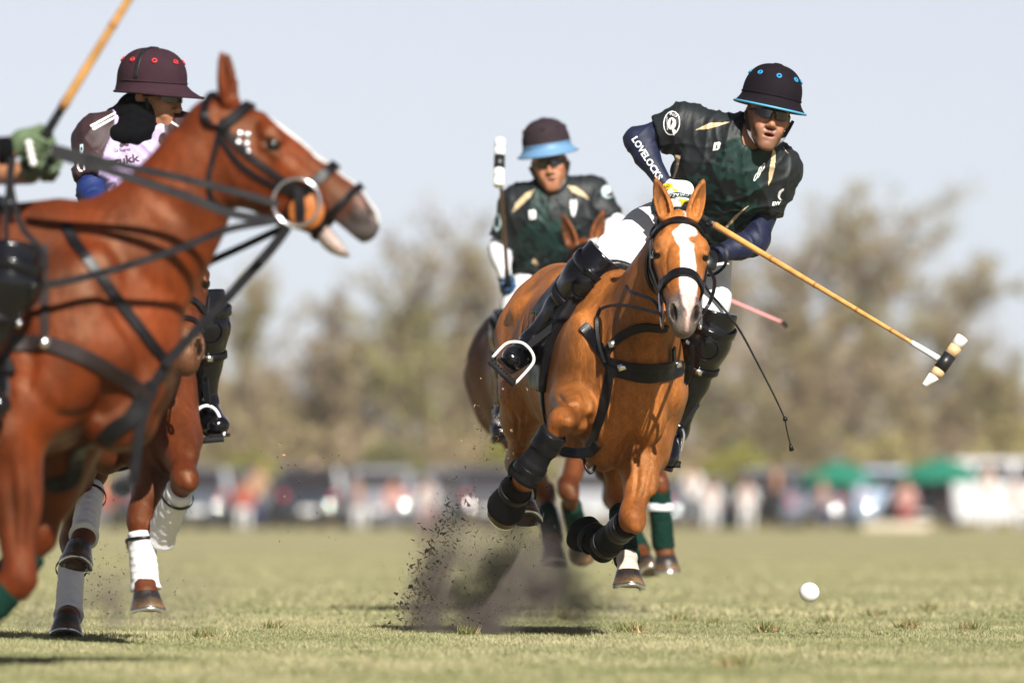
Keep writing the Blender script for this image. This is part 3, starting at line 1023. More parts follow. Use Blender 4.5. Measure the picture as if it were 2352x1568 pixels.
def helmet(hp, f, u, l, parent, shell, brimcol, edgecol, ventcol, front=.075, side=.030, back=.012, strapcol=None, band_col=None, lift=0.0, edge_r=.0045, vent0=0.0):
    H_ = sub_empty('helmet', parent)
    n = 64
    cz = .052 + lift
    def rim(th):                     # th=0 is the front
        c_ = math.cos(th)
        return side + (front - side) * max(0, c_) ** 1.5 + (back - side) * max(0, -c_) ** 1.0
    V, F = [], []
    rings = []
    for i in range(17):              # dome from the crown down
        a = math.pi / 2 * (1 - i / 16) * 1.0
        z = math.sin(a) ** .92 * .118
        r = math.cos(a) ** .80
        rings.append([(r * .114, r * .134, z + cz)])
    idx = []
    for i, rr in enumerate(rings):
        w, d, z = rr[0]
        row = []
        for j in range(n):
            th = 2 * math.pi * j / n
            row.append(len(V)); V.append(hp(w * math.sin(th), d * math.cos(th) - .010, z))
        idx.append(row)
    w, d, _ = rings[-1][0]
    for dz, k in ((-.016, .02), (-.032, .28), (-.045, .60), (-.055, .88), (-.059, 1.0)):
        row = []
        for j in range(n):
            th = 2 * math.pi * j / n
            e = rim(th) * k
            row.append(len(V))
            V.append(hp((w + e) * math.sin(th), (d + e) * math.cos(th) - .010, cz + dz * (.82 + .10 * max(0, math.cos(th)))))
        idx.append(row)
    edge = [V[q] for q in idx[-1]]
    for dz, k in ((-.063, .99), (-.050, .55), (-.036, .0)):
        row = []
        for j in range(n):
            th = 2 * math.pi * j / n
            e = rim(th) * k - (.006 if k == 0 else 0)
            row.append(len(V))
            V.append(hp((w + e) * math.sin(th), (d + e) * math.cos(th) - .010, cz + dz * (.82 + .10 * max(0, math.cos(th)))))
        idx.append(row)
    row = []
    for j in range(n):               # lining up inside
        th = 2 * math.pi * j / n
        row.append(len(V)); V.append(hp(.095 * math.sin(th), .115 * math.cos(th) - .010, cz + .04))
    idx.append(row)
    for a, b in zip(idx[:-1], idx[1:]):
        for j in range(n):
            F.append((a[j], b[j], b[(j + 1) % n], a[(j + 1) % n]))
    F.append(tuple(idx[0])); F.append(tuple(reversed(idx[-1])))
    nd = 17
    Fd = [q for q in F[:nd * n] ]
    put('shell', V, F[: (nd - 1) * n] + [F[-2]], shell, H_)
    put('brim', V, F[(nd - 1) * n:-2] + [F[-1]], brimcol, H_)
    if edgecol is not None:
        V2, F2 = tube_vf(edge, edge_r, 8, closed=True)
        put('brim_edge', V2, F2, edgecol, H_)
    # raised seam where the peak joins the crown
    pts = [hp((w + .0015) * math.sin(q), (d + .0015) * math.cos(q) - .010, cz - .006) for q in np.linspace(-2.1, 2.1, 50)]
    V2, F2 = tube_vf(pts, 0, flat=(.006, .003), nrms=[p - hp(0, 0, cz) for p in pts])
    put('seam', V2, F2, brimcol, H_)
    # vents
    for q in np.arange(0.0, 2 * math.pi, math.pi / 4 + 1e-6) + vent0:
        a = .60
        z = math.sin(a) ** .92 * .118 + cz
        r = math.cos(a) ** .80
        c = hp(r * .114 * math.sin(q), r * .134 * math.cos(q) - .010, z)
        nn = nrm(l * math.sin(q) * r + f * math.cos(q) * r + u * .62)
        t1 = perp(u, nn); t2 = np.cross(nn, t1)
        ring = [c + nn * .0015 + 0.0080 * (math.cos(b_) * t1 + math.sin(b_) * t2) for b_ in np.linspace(0, 2 * math.pi, 17)[:-1]]
        V2, F2 = tube_vf(ring, .0034, 6, closed=True)
        put('vent', V2, F2, ventcol, H_)
    # button and strap over the crown
    V2, F2 = lathe_vf(hp(0, -.010, cz + .116), u, [(0, .020), (.004, .018), (.006, .010)], 16)
    put('crown_button', V2, F2, shell, H_)
    if strapcol is not None:
        pts = []
        for i in range(15):
            a = math.pi / 2 * (1 - i / 14)
            z = math.sin(a) ** .92 * .118 + cz; r = math.cos(a) ** .80
            pts.append((hp(r * .114 * math.sin(strapcol[1]) * 1.005, r * .134 * math.cos(strapcol[1]) * 1.005 - .010, z + .001)))
        V2, F2 = tube_vf(pts, 0, flat=(.018, .003), nrms=[p - hp(0, 0, cz) for p in pts])
        put('crown_strap', V2, F2, strapcol[0], H_)
    # chin strap
    for s in (-1, 1):
        pts = [hp(s * .094, .030, .000), hp(s * .080, .032, -.045), hp(s * .062, .040, -.085), hp(s * .030, .060, -.118), hp(0, .068, -.128)]
        strap('chin_strap', pts, .013, .003, M['leather'], H_, nrms=None)
        pts = [hp(s * .092, -.035, -.005), hp(s * .085, -.005, -.035), hp(s * .073, .030, -.06)]
        strap('chin_strap', pts, .011, .003, M['leather'], H_)
    return H_

def sunglasses(hp, parent, lens, clear=False):
    g = sub_empty('sunglasses', parent)
    for s in (-1, 1):
        V, F = [], []
        n, m = 12, 6
        for i in range(n + 1):
            for j in range(m + 1):
                x = s * (.007 + .060 * i / n)
                q = i / n
                top, bot = .017 - .004 * q, -.019 + .012 * q * q + .010 * (1 - q) ** 3
                z = lerp(bot, top, j / m)
                y = .112 - .036 * q ** 2.2
                V.append(hp(x, y, z + .002))
        for i in range(n):
            for j in range(m):
                F.append((i * (m + 1) + j, (i + 1) * (m + 1) + j, (i + 1) * (m + 1) + j + 1, i * (m + 1) + j + 1))
        k = len(V)
        V2 = [v - nrm(hp(0, 1, 0) - hp(0, 0, 0)) * .002 for v in V]
        put('lens', V + V2, F + [tuple(q + k for q in reversed(f_)) for f_ in F], lens, g)
        strap('temple', [hp(s * .067, .080, .012), hp(s * .078, .04, .010), hp(s * .084, -.005, .006)], .008, .003, M['tape_black'], g)
    tube('bridge', [hp(-.050, .094, .020), hp(-.02, .112, .020), hp(0, .115, .018), hp(.02, .112, .020), hp(.050, .094, .020)], .003, M['tape_black'], g, 6)
    tube('nose_pad', [hp(-.012, .110, -.012), hp(-.006, .113, .008), hp(.006, .113, .008), hp(.012, .110, -.012)], .0035, M['tape_black'], g, 6)
    return g

SKIN = A(.37, .165, .085)
M['arm_skin'] = mat('plain skin', tuple(SKIN), 0.5, 0.4, var=0.08, vscale=40)  # one even skin tone for bare arms and distant bodies
def person(label, J, outfit, h=.0055, hh=.0032, group='polo riders', far=False):
    R = Rider()
    J = {k: A(v) for k, v in J.items()}
    sl_ = nrm(J['shL'] - J['shR'])
    up = nrm(J['neck'] - J['pelvis'])
    J['front'] = perp(np.cross(sl_, up), up)
    R.J = J
    hp, f, u, l = head_frame(J['head'], J['hfwd'], J['hup'])
    R.hp = hp
    root = thing('person', label, 'person', (J['pelvis'][0], J['pelvis'][1], J['pelvis'][2] - .1), group)
    R.root = root
    # ---- one continuous body
    pr = torso(J)
    for s in 'LR':
        pr += [limb(J['sh' + s], J['el' + s], .050, .040), limb(J['el' + s], J['wr' + s], .041, .027),
               limb(J['hip' + s], J['kn' + s], .085, .055, .05), limb(J['kn' + s], J['an' + s], .055, .036)]
    hpr, hcut = head_prims(hp, f, u, l, J['neck'], outfit.get('mouth', 0))
    V1, Q1 = build(pr + [(RC(J['head'], J['neck'], .055, .055), .03)], .011, smooth=1)
    V2, Q2 = build(hpr, hh, hcut, 2)
    hv = V2 - J['head']
    x, y, z = hv @ l, hv @ f, hv @ u
    C2 = np.tile(SKIN, (len(V2), 1)) * (1 + .06 * wob(V2, 60, 4))[:, None]
    md = outfit.get('mouth', 0)
    bd = outfit.get('beard', .0)
    jawm = sstep(-.040, -.062, z) * sstep(.035, .060, y) + np.exp(-(((z + .054) / .008) ** 2)) * (y > .08) * (np.abs(x) < .03) * .7
    jawm = np.clip(jawm, 0, 1) * bd
    C2 = C2 * (1 - jawm[:, None]) + A(.10, .055, .04) * jawm[:, None]
    lips = np.exp(-((((z + .0725 + md * .5) / (.010 + md * .7)) ** 2) + (x / .021) ** 2)) * (y > .088)
    C2 = C2 * (1 - .75 * lips[:, None]) + A(.33, .085, .065) * .75 * lips[:, None]
    if md > 0:
        inn = np.exp(-((((z + .0725 + md * .5) / (.004 + md * .45)) ** 2) + (x / .015) ** 2)) * (y > .07) * (y < .0935)
        C2 = C2 * (1 - inn[:, None]) + A(.05, .012, .01) * inn[:, None]
    chk = np.exp(-(((np.abs(x) - .04) / .02) ** 2 + ((z + .03) / .02) ** 2)) * (y > .05) * .35
    C2 = C2 * (1 - chk[:, None]) + A(.42, .14, .08) * chk[:, None]
    hair = sstep(.004, -.012, y + .35 * (z - .0) - .0) * sstep(-.075, -.055, z) * (np.abs(x) < .074)
    C2 = C2 * (1 - hair[:, None]) + A(.018, .012, .009) * hair[:, None]
    brow = np.exp(-(((z - .021) / .006) ** 2 + ((np.abs(x) - .028) / .018) ** 2)) * (y > .07)
    C2 = C2 * (1 - brow[:, None]) + A(.03, .018, .012) * brow[:, None]
    V = np.concatenate([V1, V2]); Q = np.concatenate([Q1, Q2 + len(V1)])
    C = np.concatenate([np.tile(SKIN, (len(V1), 1)), C2])
    R.body = put('body', V, Q, M['skin'], root, True, np.clip(C, .004, .9))
    for s in (-1, 1):
        ev, ef = sphere_vf(hp(s * .031, .0800, .000), .0125, 8)
        put('eye', ev, ef, M['eye'] if s else M['eye'], root)
    # ---- shirt
    tp = torso(J, .016)
    cut = []
    shirt = [(CUT(p, J['pelvis'] + up * outfit.get('hem', .03), -up), k) for p, k in tp]
    R.sleeve = {}
    for s in 'LR':
        a, b = J['sh' + s], J['el' + s]
        e = lerp(a, b, outfit.get('sleeve', .80))
        shirt.append((CUT(RC(a, b, .072, .066), e, b - a), .05))
        cut.append((RC(e, b, .047, .047), .004))
        R.sleeve[s] = e
    cut.append((RC(lerp(J['neck'], J['head'], .25), J['head'], .060, .085), .01))
    cut.append((RC(J['neck'] + J['front'] * .035 - up * .0, J['head'] + J['front'] * .05, .045, .06), .02))
    V, Q = build(shirt, h, cut, 2)
    N = normals(V, Q)
    dirs = [nrm(up * .7 + sl_ * .6), nrm(up * .8 - sl_ * .5)]
    low = sstep(.75, .25, ((V - J['pelvis']) @ up) / (np.linalg.norm(J['neck'] - J['pelvis'])))
    amp = folds(V, 1.0, 38, dirs, outfit.get('seed', 5)) * (.35 + .65 * low) + .5 * folds(V, 1.0, 30, [sl_ + .3 * up], outfit.get('seed', 5) + 9)
    amp = amp + .45 * folds(V, 1.0, 95, [nrm(up * .5 + sl_ * .8), nrm(up * .4 - sl_ * .8)], outfit.get('seed', 5) + 17) * (.4 + .6 * low)
    V = V + N * (amp * outfit.get('fold', .009))[:, None]
    V = lap(V, Q, .25)
    R.shirt_mesh = (V, Q)
    R.shirt_tree = bvh(V, Q)
    C = outfit['shirt'](V, J, R)
    R.shirt = put('shirt', V, Q, M['shirt'], root, True, C)
    # collar
    col = [J['neck'] + (J['head'] - J['neck']) * .20 + .071 * (math.cos(q) * sl_ + math.sin(q) * J['front'] * 1.05) - up * .028 * math.sin(q) for q in np.linspace(0, 2 * math.pi, 25)[:-1]]
    V, F = tube_vf(col, 0, flat=(.034, .007), closed=True, nrms=[c - J['neck'] for c in col])
    put('collar', V, F, outfit.get('collar', M['decal_green']), root)
    # ---- sleeves of the undershirt
    for s in 'LR':
        a, b, c = J['sh' + s], J['el' + s], J['wr' + s]
        st = lerp(a, b, .45)
        V, Q = build([(RC(st, b, .053, .045), .02), (RC(b, lerp(b, c, .35), .046, .044), .03), (RC(lerp(b, c, .35), c, .044, .031), .03)], max(h, .005), smooth=2)
        N = normals(V, Q)
        arm = nrm(c - b)
        V = V + N * (folds(V, .006, 60, [arm + .3 * up], 21) * sstep(.16, .03, np.linalg.norm(V - b, axis=1)) + folds(V, .0018, 90, [arm], 23))[:, None]
        R.__dict__['under' + s] = (V, Q)
        put('undersleeve', V, Q, outfit['under'], root)
    # ---- hands
    for s in 'LR':
        gp = outfit['grip' + s]
        pr = fist(J['wr' + s], gp[0], gp[1], thumb=gp[2] if len(gp) > 2 else 1)
        V, Q = build(pr, .0035, smooth=2)
        R.__dict__['hand' + s] = (V, Q)
        put('glove', V, Q, outfit['glove' + s], root)
    # ---- breeches
    br = [(EC(J['pelvis'] - up * .06, J['pelvis'] + up * .06, .175, .135, .160, .125, nrm(J['hipL'] - J['hipR'])), .04)]
    for s in 'LR':
        a, b, c = J['hip' + s], J['kn' + s], J['an' + s]
        br += [(RC(a, lerp(a, b, .5), .112, .096), .06), (RC(lerp(a, b, .5), b, .096, .066), .03), (RC(b, lerp(b, c, .25), .064, .055), .02)]
    V, Q = build(br, h + .001, smooth=2)
    N = normals(V, Q)
    V = V + N * folds(V, .005, 34, [J['knL'] - J['hipL'] + .1 * sl_, J['knR'] - J['hipR']], 31)[:, None]
    R.breeches = (V, Q)
    put('breeches', V, Q, M['breeches'], root)
    # ---- boots and knee guards
    R.boot = {}
    for s in 'LR':
        k, a, t = J['kn' + s], J['an' + s], J['to' + s]
        sh = nrm(a - k); fd = nrm(t - a)
        heel = a - perp(fd, sh) * .045 + sh * .045
        side = np.cross(sh, fd)
        ball = lerp(a, t, .72) + perp(sh, fd) * .012
        bt = [(RC(lerp(k, a, .10), lerp(k, a, .45), .062, .064), .02), (RC(lerp(k, a, .45), a, .064, .045), .03),
              (RC(a, heel, .045, .036), .03), (EC(a + fd * .02, ball, .044, .046, .044, .036, side), .03), (EC(ball, t - fd * .03, .045, .036, .040, .032, side), .02)]
        V, Q = build(bt, h, smooth=2)
        N = normals(V, Q)
        V = V + N * (folds(V, .005, 55, [sh], 41) * np.exp(-(np.linalg.norm(V - a, axis=1) / .10) ** 2))[:, None]
        R.boot[s] = (V, Q)
        bo = put('boot', V, Q, M['patent'], root)
        sole = [heel + perp(sh, fd) * .030, lerp(heel, ball, .5) + perp(sh, fd) * .034, ball + perp(sh, fd) * .034, t + perp(sh, fd) * .026]
        strap('sole', sole, .078, .012, M['brownleather'], bo, face=-perp(sh, fd))
        # knee guard: cup, roll at the top, round pad and straps
        fr = perp(nrm(J['front'] * .6 + (k - J['hip' + s])) , sh)
        top, bot = k - sh * .085 + (J['hip' + s] - k) * .10, k + sh * .135
        pr = [(RC(top - sh * .03, k, .096, .092), .03), (RC(k, bot, .092, .073), .03), (EL(k + fr * .040, (.072, .074, .066), [sh, np.cross(sh, fr), fr]), .03)]
        V, Q = build(pr, h, [(RC(top - sh * .10, top - sh * .005, .072, .072), .006)], 2, clips=[(top - sh * .012, -nrm(sh + (k - J['hip' + s]) * .8)), (bot, sh)])
        g = put('knee_guard', V, Q, M['patent'], root)
        R.__dict__['guard' + s] = (V, Q)
        tree = bvh(V, Q)
        c = k + fr * .10
        e1 = sh; e2 = np.cross(sh, fr)
        ring = [c + .043 * (math.cos(q) * e1 + math.sin(q) * e2) for q in np.linspace(0, 2 * math.pi, 25)[:-1]]
        strap('pad_seam', ring, .007, .005, M['patent'], g, tree, .0015, closed=True, n=2)
        band('strap', k + sh * .105, sh, .083, .024, M['leather'], g, .006)
        band('strap', k - sh * .058, sh, .099, .030, M['patent'], g, .006)
        bk = surf_on(tree, k + sh * .105 + fr * .09)
        if bk is not None:
            V, F = box_vf(bk + fr * .008, e2 * .013, sh * .011, fr * .004)
            put('buckle', V, F, M['steel'], g)
    # ---- hat
    R.helmet = helmet(hp, f, u, l, root, **outfit['helmet'])
    if outfit.get('glasses'):
        sunglasses(hp, root, M['glass'])
    return R
def surf_on(tree, p):
    l_, n_, _, _ = tree.find_nearest(Vector(p))
    return None if l_ is None else A(l_)

# ------------------------------------------------------------------ print on cloth
def stamp(name, tree, inside, x0, y0, x1, y1, mat_, parent, step=1.3, off=.0016, origin=None):
    """lay a print on a surface: cells of the outline that the sight line meets"""
    nx, ny = int((x1 - x0) / step) + 1, int((y1 - y0) / step) + 1
    o = A(0, 0, EYE)
    ids, V, F = {}, [], []
    def vid(i, j):
        if (i, j) in ids: return ids[(i, j)]
        d = nrm(P(x0 + i * step, y0 + j * step, 40.0) - o)
        loc, n, _, _ = tree.ray_cast(Vector(o), Vector(d), 200.0)
        if loc is None or n.dot(Vector(d)) > -.05: r = None
        else:
            V.append(A(loc) + A(n) * off); r = len(V) - 1
        ids[(i, j)] = r
        return r
    for i in range(nx):
        for j in range(ny):
            if inside(x0 + (i + .5) * step, y0 + (j + .5) * step):
                q = [vid(i, j), vid(i, j + 1), vid(i + 1, j + 1), vid(i + 1, j)]
                if None in q: continue
                if max(abs(V[q[0]][1] - V[k][1]) for k in q) > .03: continue
                F.append(tuple(q))
    if not F: return None
    return put(name, V, F, mat_, parent)
def poly_in(pts):
    pts = [tuple(p) for p in pts]
    def f(x, y):
        r = False
        j = len(pts) - 1
        for i in range(len(pts)):
            xi, yi = pts[i]; xj, yj = pts[j]
            if (yi > y) != (yj > y) and x < (xj - xi) * (y - yi) / (yj - yi + 1e-9) + xi: r = not r
            j = i
        return r
    return f
def stamp_poly(name, tree, pts, mat_, parent, step=1.3, off=.0016, holes=()):
    ins = poly_in(pts); hs = [poly_in(h_) for h_ in holes]
    xs = [p[0] for p in pts]; ys = [p[1] for p in pts]
    return stamp(name, tree, lambda x, y: ins(x, y) and not any(h_(x, y) for h_ in hs), min(xs), min(ys), max(xs), max(ys), mat_, parent, step, off)
def ell_pts(cx, cy, rx, ry, rot=0, n=20):
    c, s = math.cos(rot), math.sin(rot)
    return [(cx + rx * math.cos(q) * c - ry * math.sin(q) * s, cy + rx * math.cos(q) * s + ry * math.sin(q) * c) for q in np.linspace(0, 2 * math.pi, n + 1)[:-1]]
def stamp_text(name, tree, text, cx, cy, height, angle, mat_, parent, off=.0022, width=None, curve=None, bold=0.0, shear=0.0):
    """lettering laid on a surface; height and position in photograph units"""
    cu = bpy.data.curves.new('lettering', 'FONT')
    cu.body = text; cu.size = 1.0; cu.align_x = 'CENTER'; cu.align_y = 'CENTER'; cu.resolution_u = 3; cu.offset = bold; cu.shear = shear
    to = bpy.data.objects.new('lettering', cu)
    COL.objects.link(to)
    bpy.context.view_layer.update()
    me = bpy.data.meshes.new_from_object(to.evaluated_get(bpy.context.evaluated_depsgraph_get()))
    bpy.data.objects.remove(to); bpy.data.curves.remove(cu)
    bm = bmesh.new(); bm.from_mesh(me); bpy.data.meshes.remove(me)
    bmesh.ops.triangulate(bm, faces=bm.faces[:])
    for _ in range(2):
        ed = [e for e in bm.edges if e.calc_length() > .22]
        if ed: bmesh.ops.subdivide_edges(bm, edges=ed, cuts=1); bmesh.ops.triangulate(bm, faces=bm.faces[:])
    co = np.array([v.co[:] for v in bm.verts]); fs = [tuple(v.index for v in f_.verts) for f_ in bm.faces]
    bm.free()
    w0 = co[:, 0].max() - co[:, 0].min(); h0 = co[:, 1].max() - co[:, 1].min()
    co[:, 0] -= (co[:, 0].max() + co[:, 0].min()) / 2; co[:, 1] -= (co[:, 1].max() + co[:, 1].min()) / 2
    sy = height / h0; sx = (width / w0) if width else sy
    o = A(0, 0, EYE)
    c, s = math.cos(angle), math.sin(angle)
    V, ok = [], []
    for x, y, _ in co:
        X, Yv = x * sx, -y * sy
        if curve: Yv += curve * (X / (width or 1) * 2) ** 2
        px, py = cx + X * c - Yv * s, cy + X * s + Yv * c
        d = nrm(P(px, py, 40.0) - o)
        loc, n, _, _ = tree.ray_cast(Vector(o), Vector(d), 200.0)
        if loc is None: V.append(A(0, 0, 0)); ok.append(False)
        else: V.append(A(loc) + A(n) * off); ok.append(True)
    F = [f_ for f_ in fs if all(ok[i] for i in f_)]
    F = [f_ for f_ in F if max(abs(V[f_[0]][1] - V[i][1]) for i in f_) < .04]
    if not F: return None
    used = sorted({i for f_ in F for i in f_}); mp = {o_: n_ for n_, o_ in enumerate(used)}
    return put(name, [V[i] for i in used], [tuple(mp[i] for i in f_) for f_ in F], mat_, parent, smooth=False)
# ------------------------------------------------------------------ the field
def hgt(x, y):
    return (.010 * np.sin(x * 1.9 + .7 * np.sin(y * .8)) * np.sin(y * .9 + .5) + .006 * np.sin(x * 4.3 + 1.3) * np.cos(y * 2.3 + x)) * np.clip((90 - y) / 30, 0, 1) * np.clip((y - 20) / 6, 0, 1)
xs = np.concatenate([[-900, -400, -150, -60, -20, -9], np.arange(-6, 6.01, .15), [9, 20, 60, 150, 400, 900]])
ys = np.concatenate([[-60, -20, 0, 12, 20], np.arange(26, 60.01, .25), np.arange(62, 120, 3), [130, 150, 180, 210, 240, 270, 300, 340, 420, 600, 1000, 2500]])
X_, Y_ = np.meshgrid(xs, ys, indexing='ij')
Z_ = hgt(X_, Y_)
V_ = np.stack([X_, Y_, Z_], -1).reshape(-1, 3)
ny_ = len(ys)
ii, jj = np.meshgrid(np.arange(len(xs) - 1), np.arange(ny_ - 1), indexing='ij')
a_ = (ii * ny_ + jj).ravel()
F_ = np.stack([a_, a_ + ny_, a_ + ny_ + 1, a_ + 1], 1)
gm = bpy.data.materials.new('mown grass field'); gm.use_nodes = True
nt = gm.node_tree; b_ = nt.nodes['Principled BSDF']; b_.inputs['Roughness'].default_value = .9; b_.inputs['Specular IOR Level'].default_value = .15
geo = nt.nodes.new('ShaderNodeNewGeometry')
def noise_node(scale, sx, sy, det=4):
    mp = nt.nodes.new('ShaderNodeMapping'); mp.inputs['Scale'].default_value = (sx, sy, 1)
    nt.links.new(geo.outputs['Position'], mp.inputs[0])
    n = nt.nodes.new('ShaderNodeTexNoise'); n.inputs['Scale'].default_value = scale; n.inputs['Detail'].default_value = det
    nt.links.new(mp.outputs[0], n.inputs['Vector'])
    return n
def ramp(n, stops):
    r = nt.nodes.new('ShaderNodeValToRGB')
    while len(r.color_ramp.elements) < len(stops): r.color_ramp.elements.new(.5)
    for e_, (p_, c_) in zip(r.color_ramp.elements, stops): e_.position = p_; e_.color = (*c_, 1)
    nt.links.new(n.outputs['Fac'], r.inputs[0])
    return r
GREEN, STRAW, DRY = (.20, .195, .092), (.325, .29, .165), (.365, .31, .195)
r1_ = ramp(noise_node(1.0, .9, .16), [(.30, GREEN), (.50, (.275, .252, .130)), (.70, STRAW)])
r2_ = ramp(noise_node(1.0, 14, 5, 6), [(.3, (.225, .21, .102)), (.55, (.29, .26, .142)), (.75, DRY)])
mx = nt.nodes.new('ShaderNodeMix'); mx.data_type = 'RGBA'; mx.inputs[0].default_value = .5
nt.links.new(r1_.outputs[0], mx.inputs[6]); nt.links.new(r2_.outputs[0], mx.inputs[7])
nt.links.new(mx.outputs[2], b_.inputs['Base Color'])
bn = noise_node(60, 1, 1, 5)
bp_ = nt.nodes.new('ShaderNodeBump'); bp_.inputs['Distance'].default_value = .03
nt.links.new(bn.outputs['Fac'], bp_.inputs['Height']); nt.links.new(bp_.outputs[0], b_.inputs['Normal'])
ground = put('ground', V_, F_, gm, None)
ground['kind'] = 'structure'; ground['label'] = 'mown polo field of dry and green grass'

# grass blades, dense where the lens is sharp
def blades(n, y0, y1, wd, hmin, hmax, seed, xw):
    r = np.random.default_rng(seed)
    y = np.sqrt(r.uniform(y0 ** 2, y1 ** 2, n)) if y1 < 50 else y0 + (y1 - y0) * r.uniform(0, 1, n) ** 1.6
    x = r.uniform(-1, 1, n) * xw * y / 40
    patch = np.sin(x * 2.1 + 1.2 * np.sin(y * .9)) * np.sin(y * .55 + x * .6) + .6 * np.sin(x * 6 + y * 1.7)
    tuft = (np.sin(x * 9 + y * 3.1) * np.sin(y * 5.3 - x * 4) > .86)
    h = r.uniform(hmin, hmax, n) * (1 + .25 * patch) * np.where(tuft, 1.6, 1)
    th = r.uniform(0, math.pi, n)
    w = wd * r.uniform(.7, 1.4, n)
    ln = r.normal(0, .6, (n, 2)) * h[:, None]
    z = hgt(x, y) - .002
    V = np.empty((n, 3, 3))
    V[:, 0] = np.stack([x - np.cos(th) * w, y - np.sin(th) * w, z], 1)
    V[:, 1] = np.stack([x + np.cos(th) * w, y + np.sin(th) * w, z], 1)
    V[:, 2] = np.stack([x + ln[:, 0], y + ln[:, 1], z + h], 1)
    k = np.clip(.5 + .28 * patch + r.normal(0, .28, n), 0, 1)[:, None]
    k = np.where(tuft[:, None], k * .35, k)
    C = A(.160, .185, .070) * (1 - k) + A(.42, .38, .22) * k
    C = C * r.uniform(.82, 1.15, (n, 1))
    return V.reshape(-1, 3), np.repeat(C, 3, 0)
parts = [blades(360000, 28, 46, .0020, .006, .017, 1, 2.35), blades(110000, 46, 110, .005, .010, .022, 2, 2.35)]
V_ = np.concatenate([p[0] for p in parts]); C_ = np.concatenate([p[1] for p in parts])
M['grass'] = mat('grass blade', vcol=True, rough=.7, spec=.2)
go = put('grass', V_, np.arange(len(V_)).reshape(-1, 3), M['grass'], None, False, C_)
go['kind'] = 'stuff'; go['label'] = 'short mown grass blades of the near field'

# torn clods and tussocks lying on the turf
M['soil'] = mat('dry soil', (.26, .15, .085), .95, .1, var=.35, vscale=60, bump=.004, bscale=120)
def clod(px, py, size, label):
    Y = EYE * FP / (py - HOR)
    c = P(px, py, Y)
    root = thing('turf_clod', label, 'turf', (c[0], c[1], 0), 'loose turf on the field')
    r = np.random.default_rng(int(px))
    pr = [(EL(A(c[0], c[1], .004) + r.normal(0, size * .4, 3) * A(1.3, 1, .12), A(1.2, 1, .5) * size * r.uniform(.25, .5)), .01) for _ in range(9)]
    V, Q = build(pr, .006, smooth=1)
    put('soil', V, Q, M['soil'], root)
    n = 160
    x = c[0] + r.normal(0, size * .8, n); y = c[1] + r.normal(0, size * .8, n)
    h = r.uniform(.02, .055, n); th = r.uniform(0, 3.1, n); w = .0025
    T_ = np.empty((n, 3, 3))
    T_[:, 0] = np.stack([x - np.cos(th) * w, y - np.sin(th) * w, np.zeros(n)], 1); T_[:, 1] = np.stack([x + np.cos(th) * w, y + np.sin(th) * w, np.zeros(n)], 1)
    T_[:, 2] = np.stack([x + r.normal(0, .022, n), y + r.normal(0, .022, n), h], 1)
    k = r.uniform(0, 1, (n, 1)) < .45
    put('grass_tuft', T_.reshape(-1, 3), np.arange(n * 3).reshape(-1, 3), M['grass'], root, False, np.repeat(np.where(k, A(.40, .32, .16), A(.07, .10, .02)), 3, 0))
for px_, py_, s_, lb_ in ((1455, 1452, .040, 'straw tussock in the grass right below the centre pony'), (1900, 1436, .045, 'reddish clod right of the ball on the grass'), (1630, 1440, .032, 'dark green tuft torn from the turf below the ball'),
                     (2085, 1442, .028, 'small brown clod at the far right of the grass'), (470, 1468, .040, 'straw tussock below the bay pony on the grass'), (1300, 1425, .03, 'green tuft behind the dust cloud'),
                     (1680, 1532, .035, 'blurred brown clod in the near grass at right'), (1560, 1428, .035, 'dark turf clod right of the centre pony hind hoof'), (2230, 1450, .04, 'straw tussock near the right edge of the grass'), (1760, 1450, .03, 'pale tussock below the ball'), (2010, 1418, .035, 'torn brown patch right of the ball'), (620, 1448, .03, 'green tuft between bay pony and dust'), (2130, 1405, .03, 'far small clod above the right tussocks'), (1075, 1462, .030, 'small green tuft in front of the dust cloud')):
    clod(px_, py_, s_, lb_)

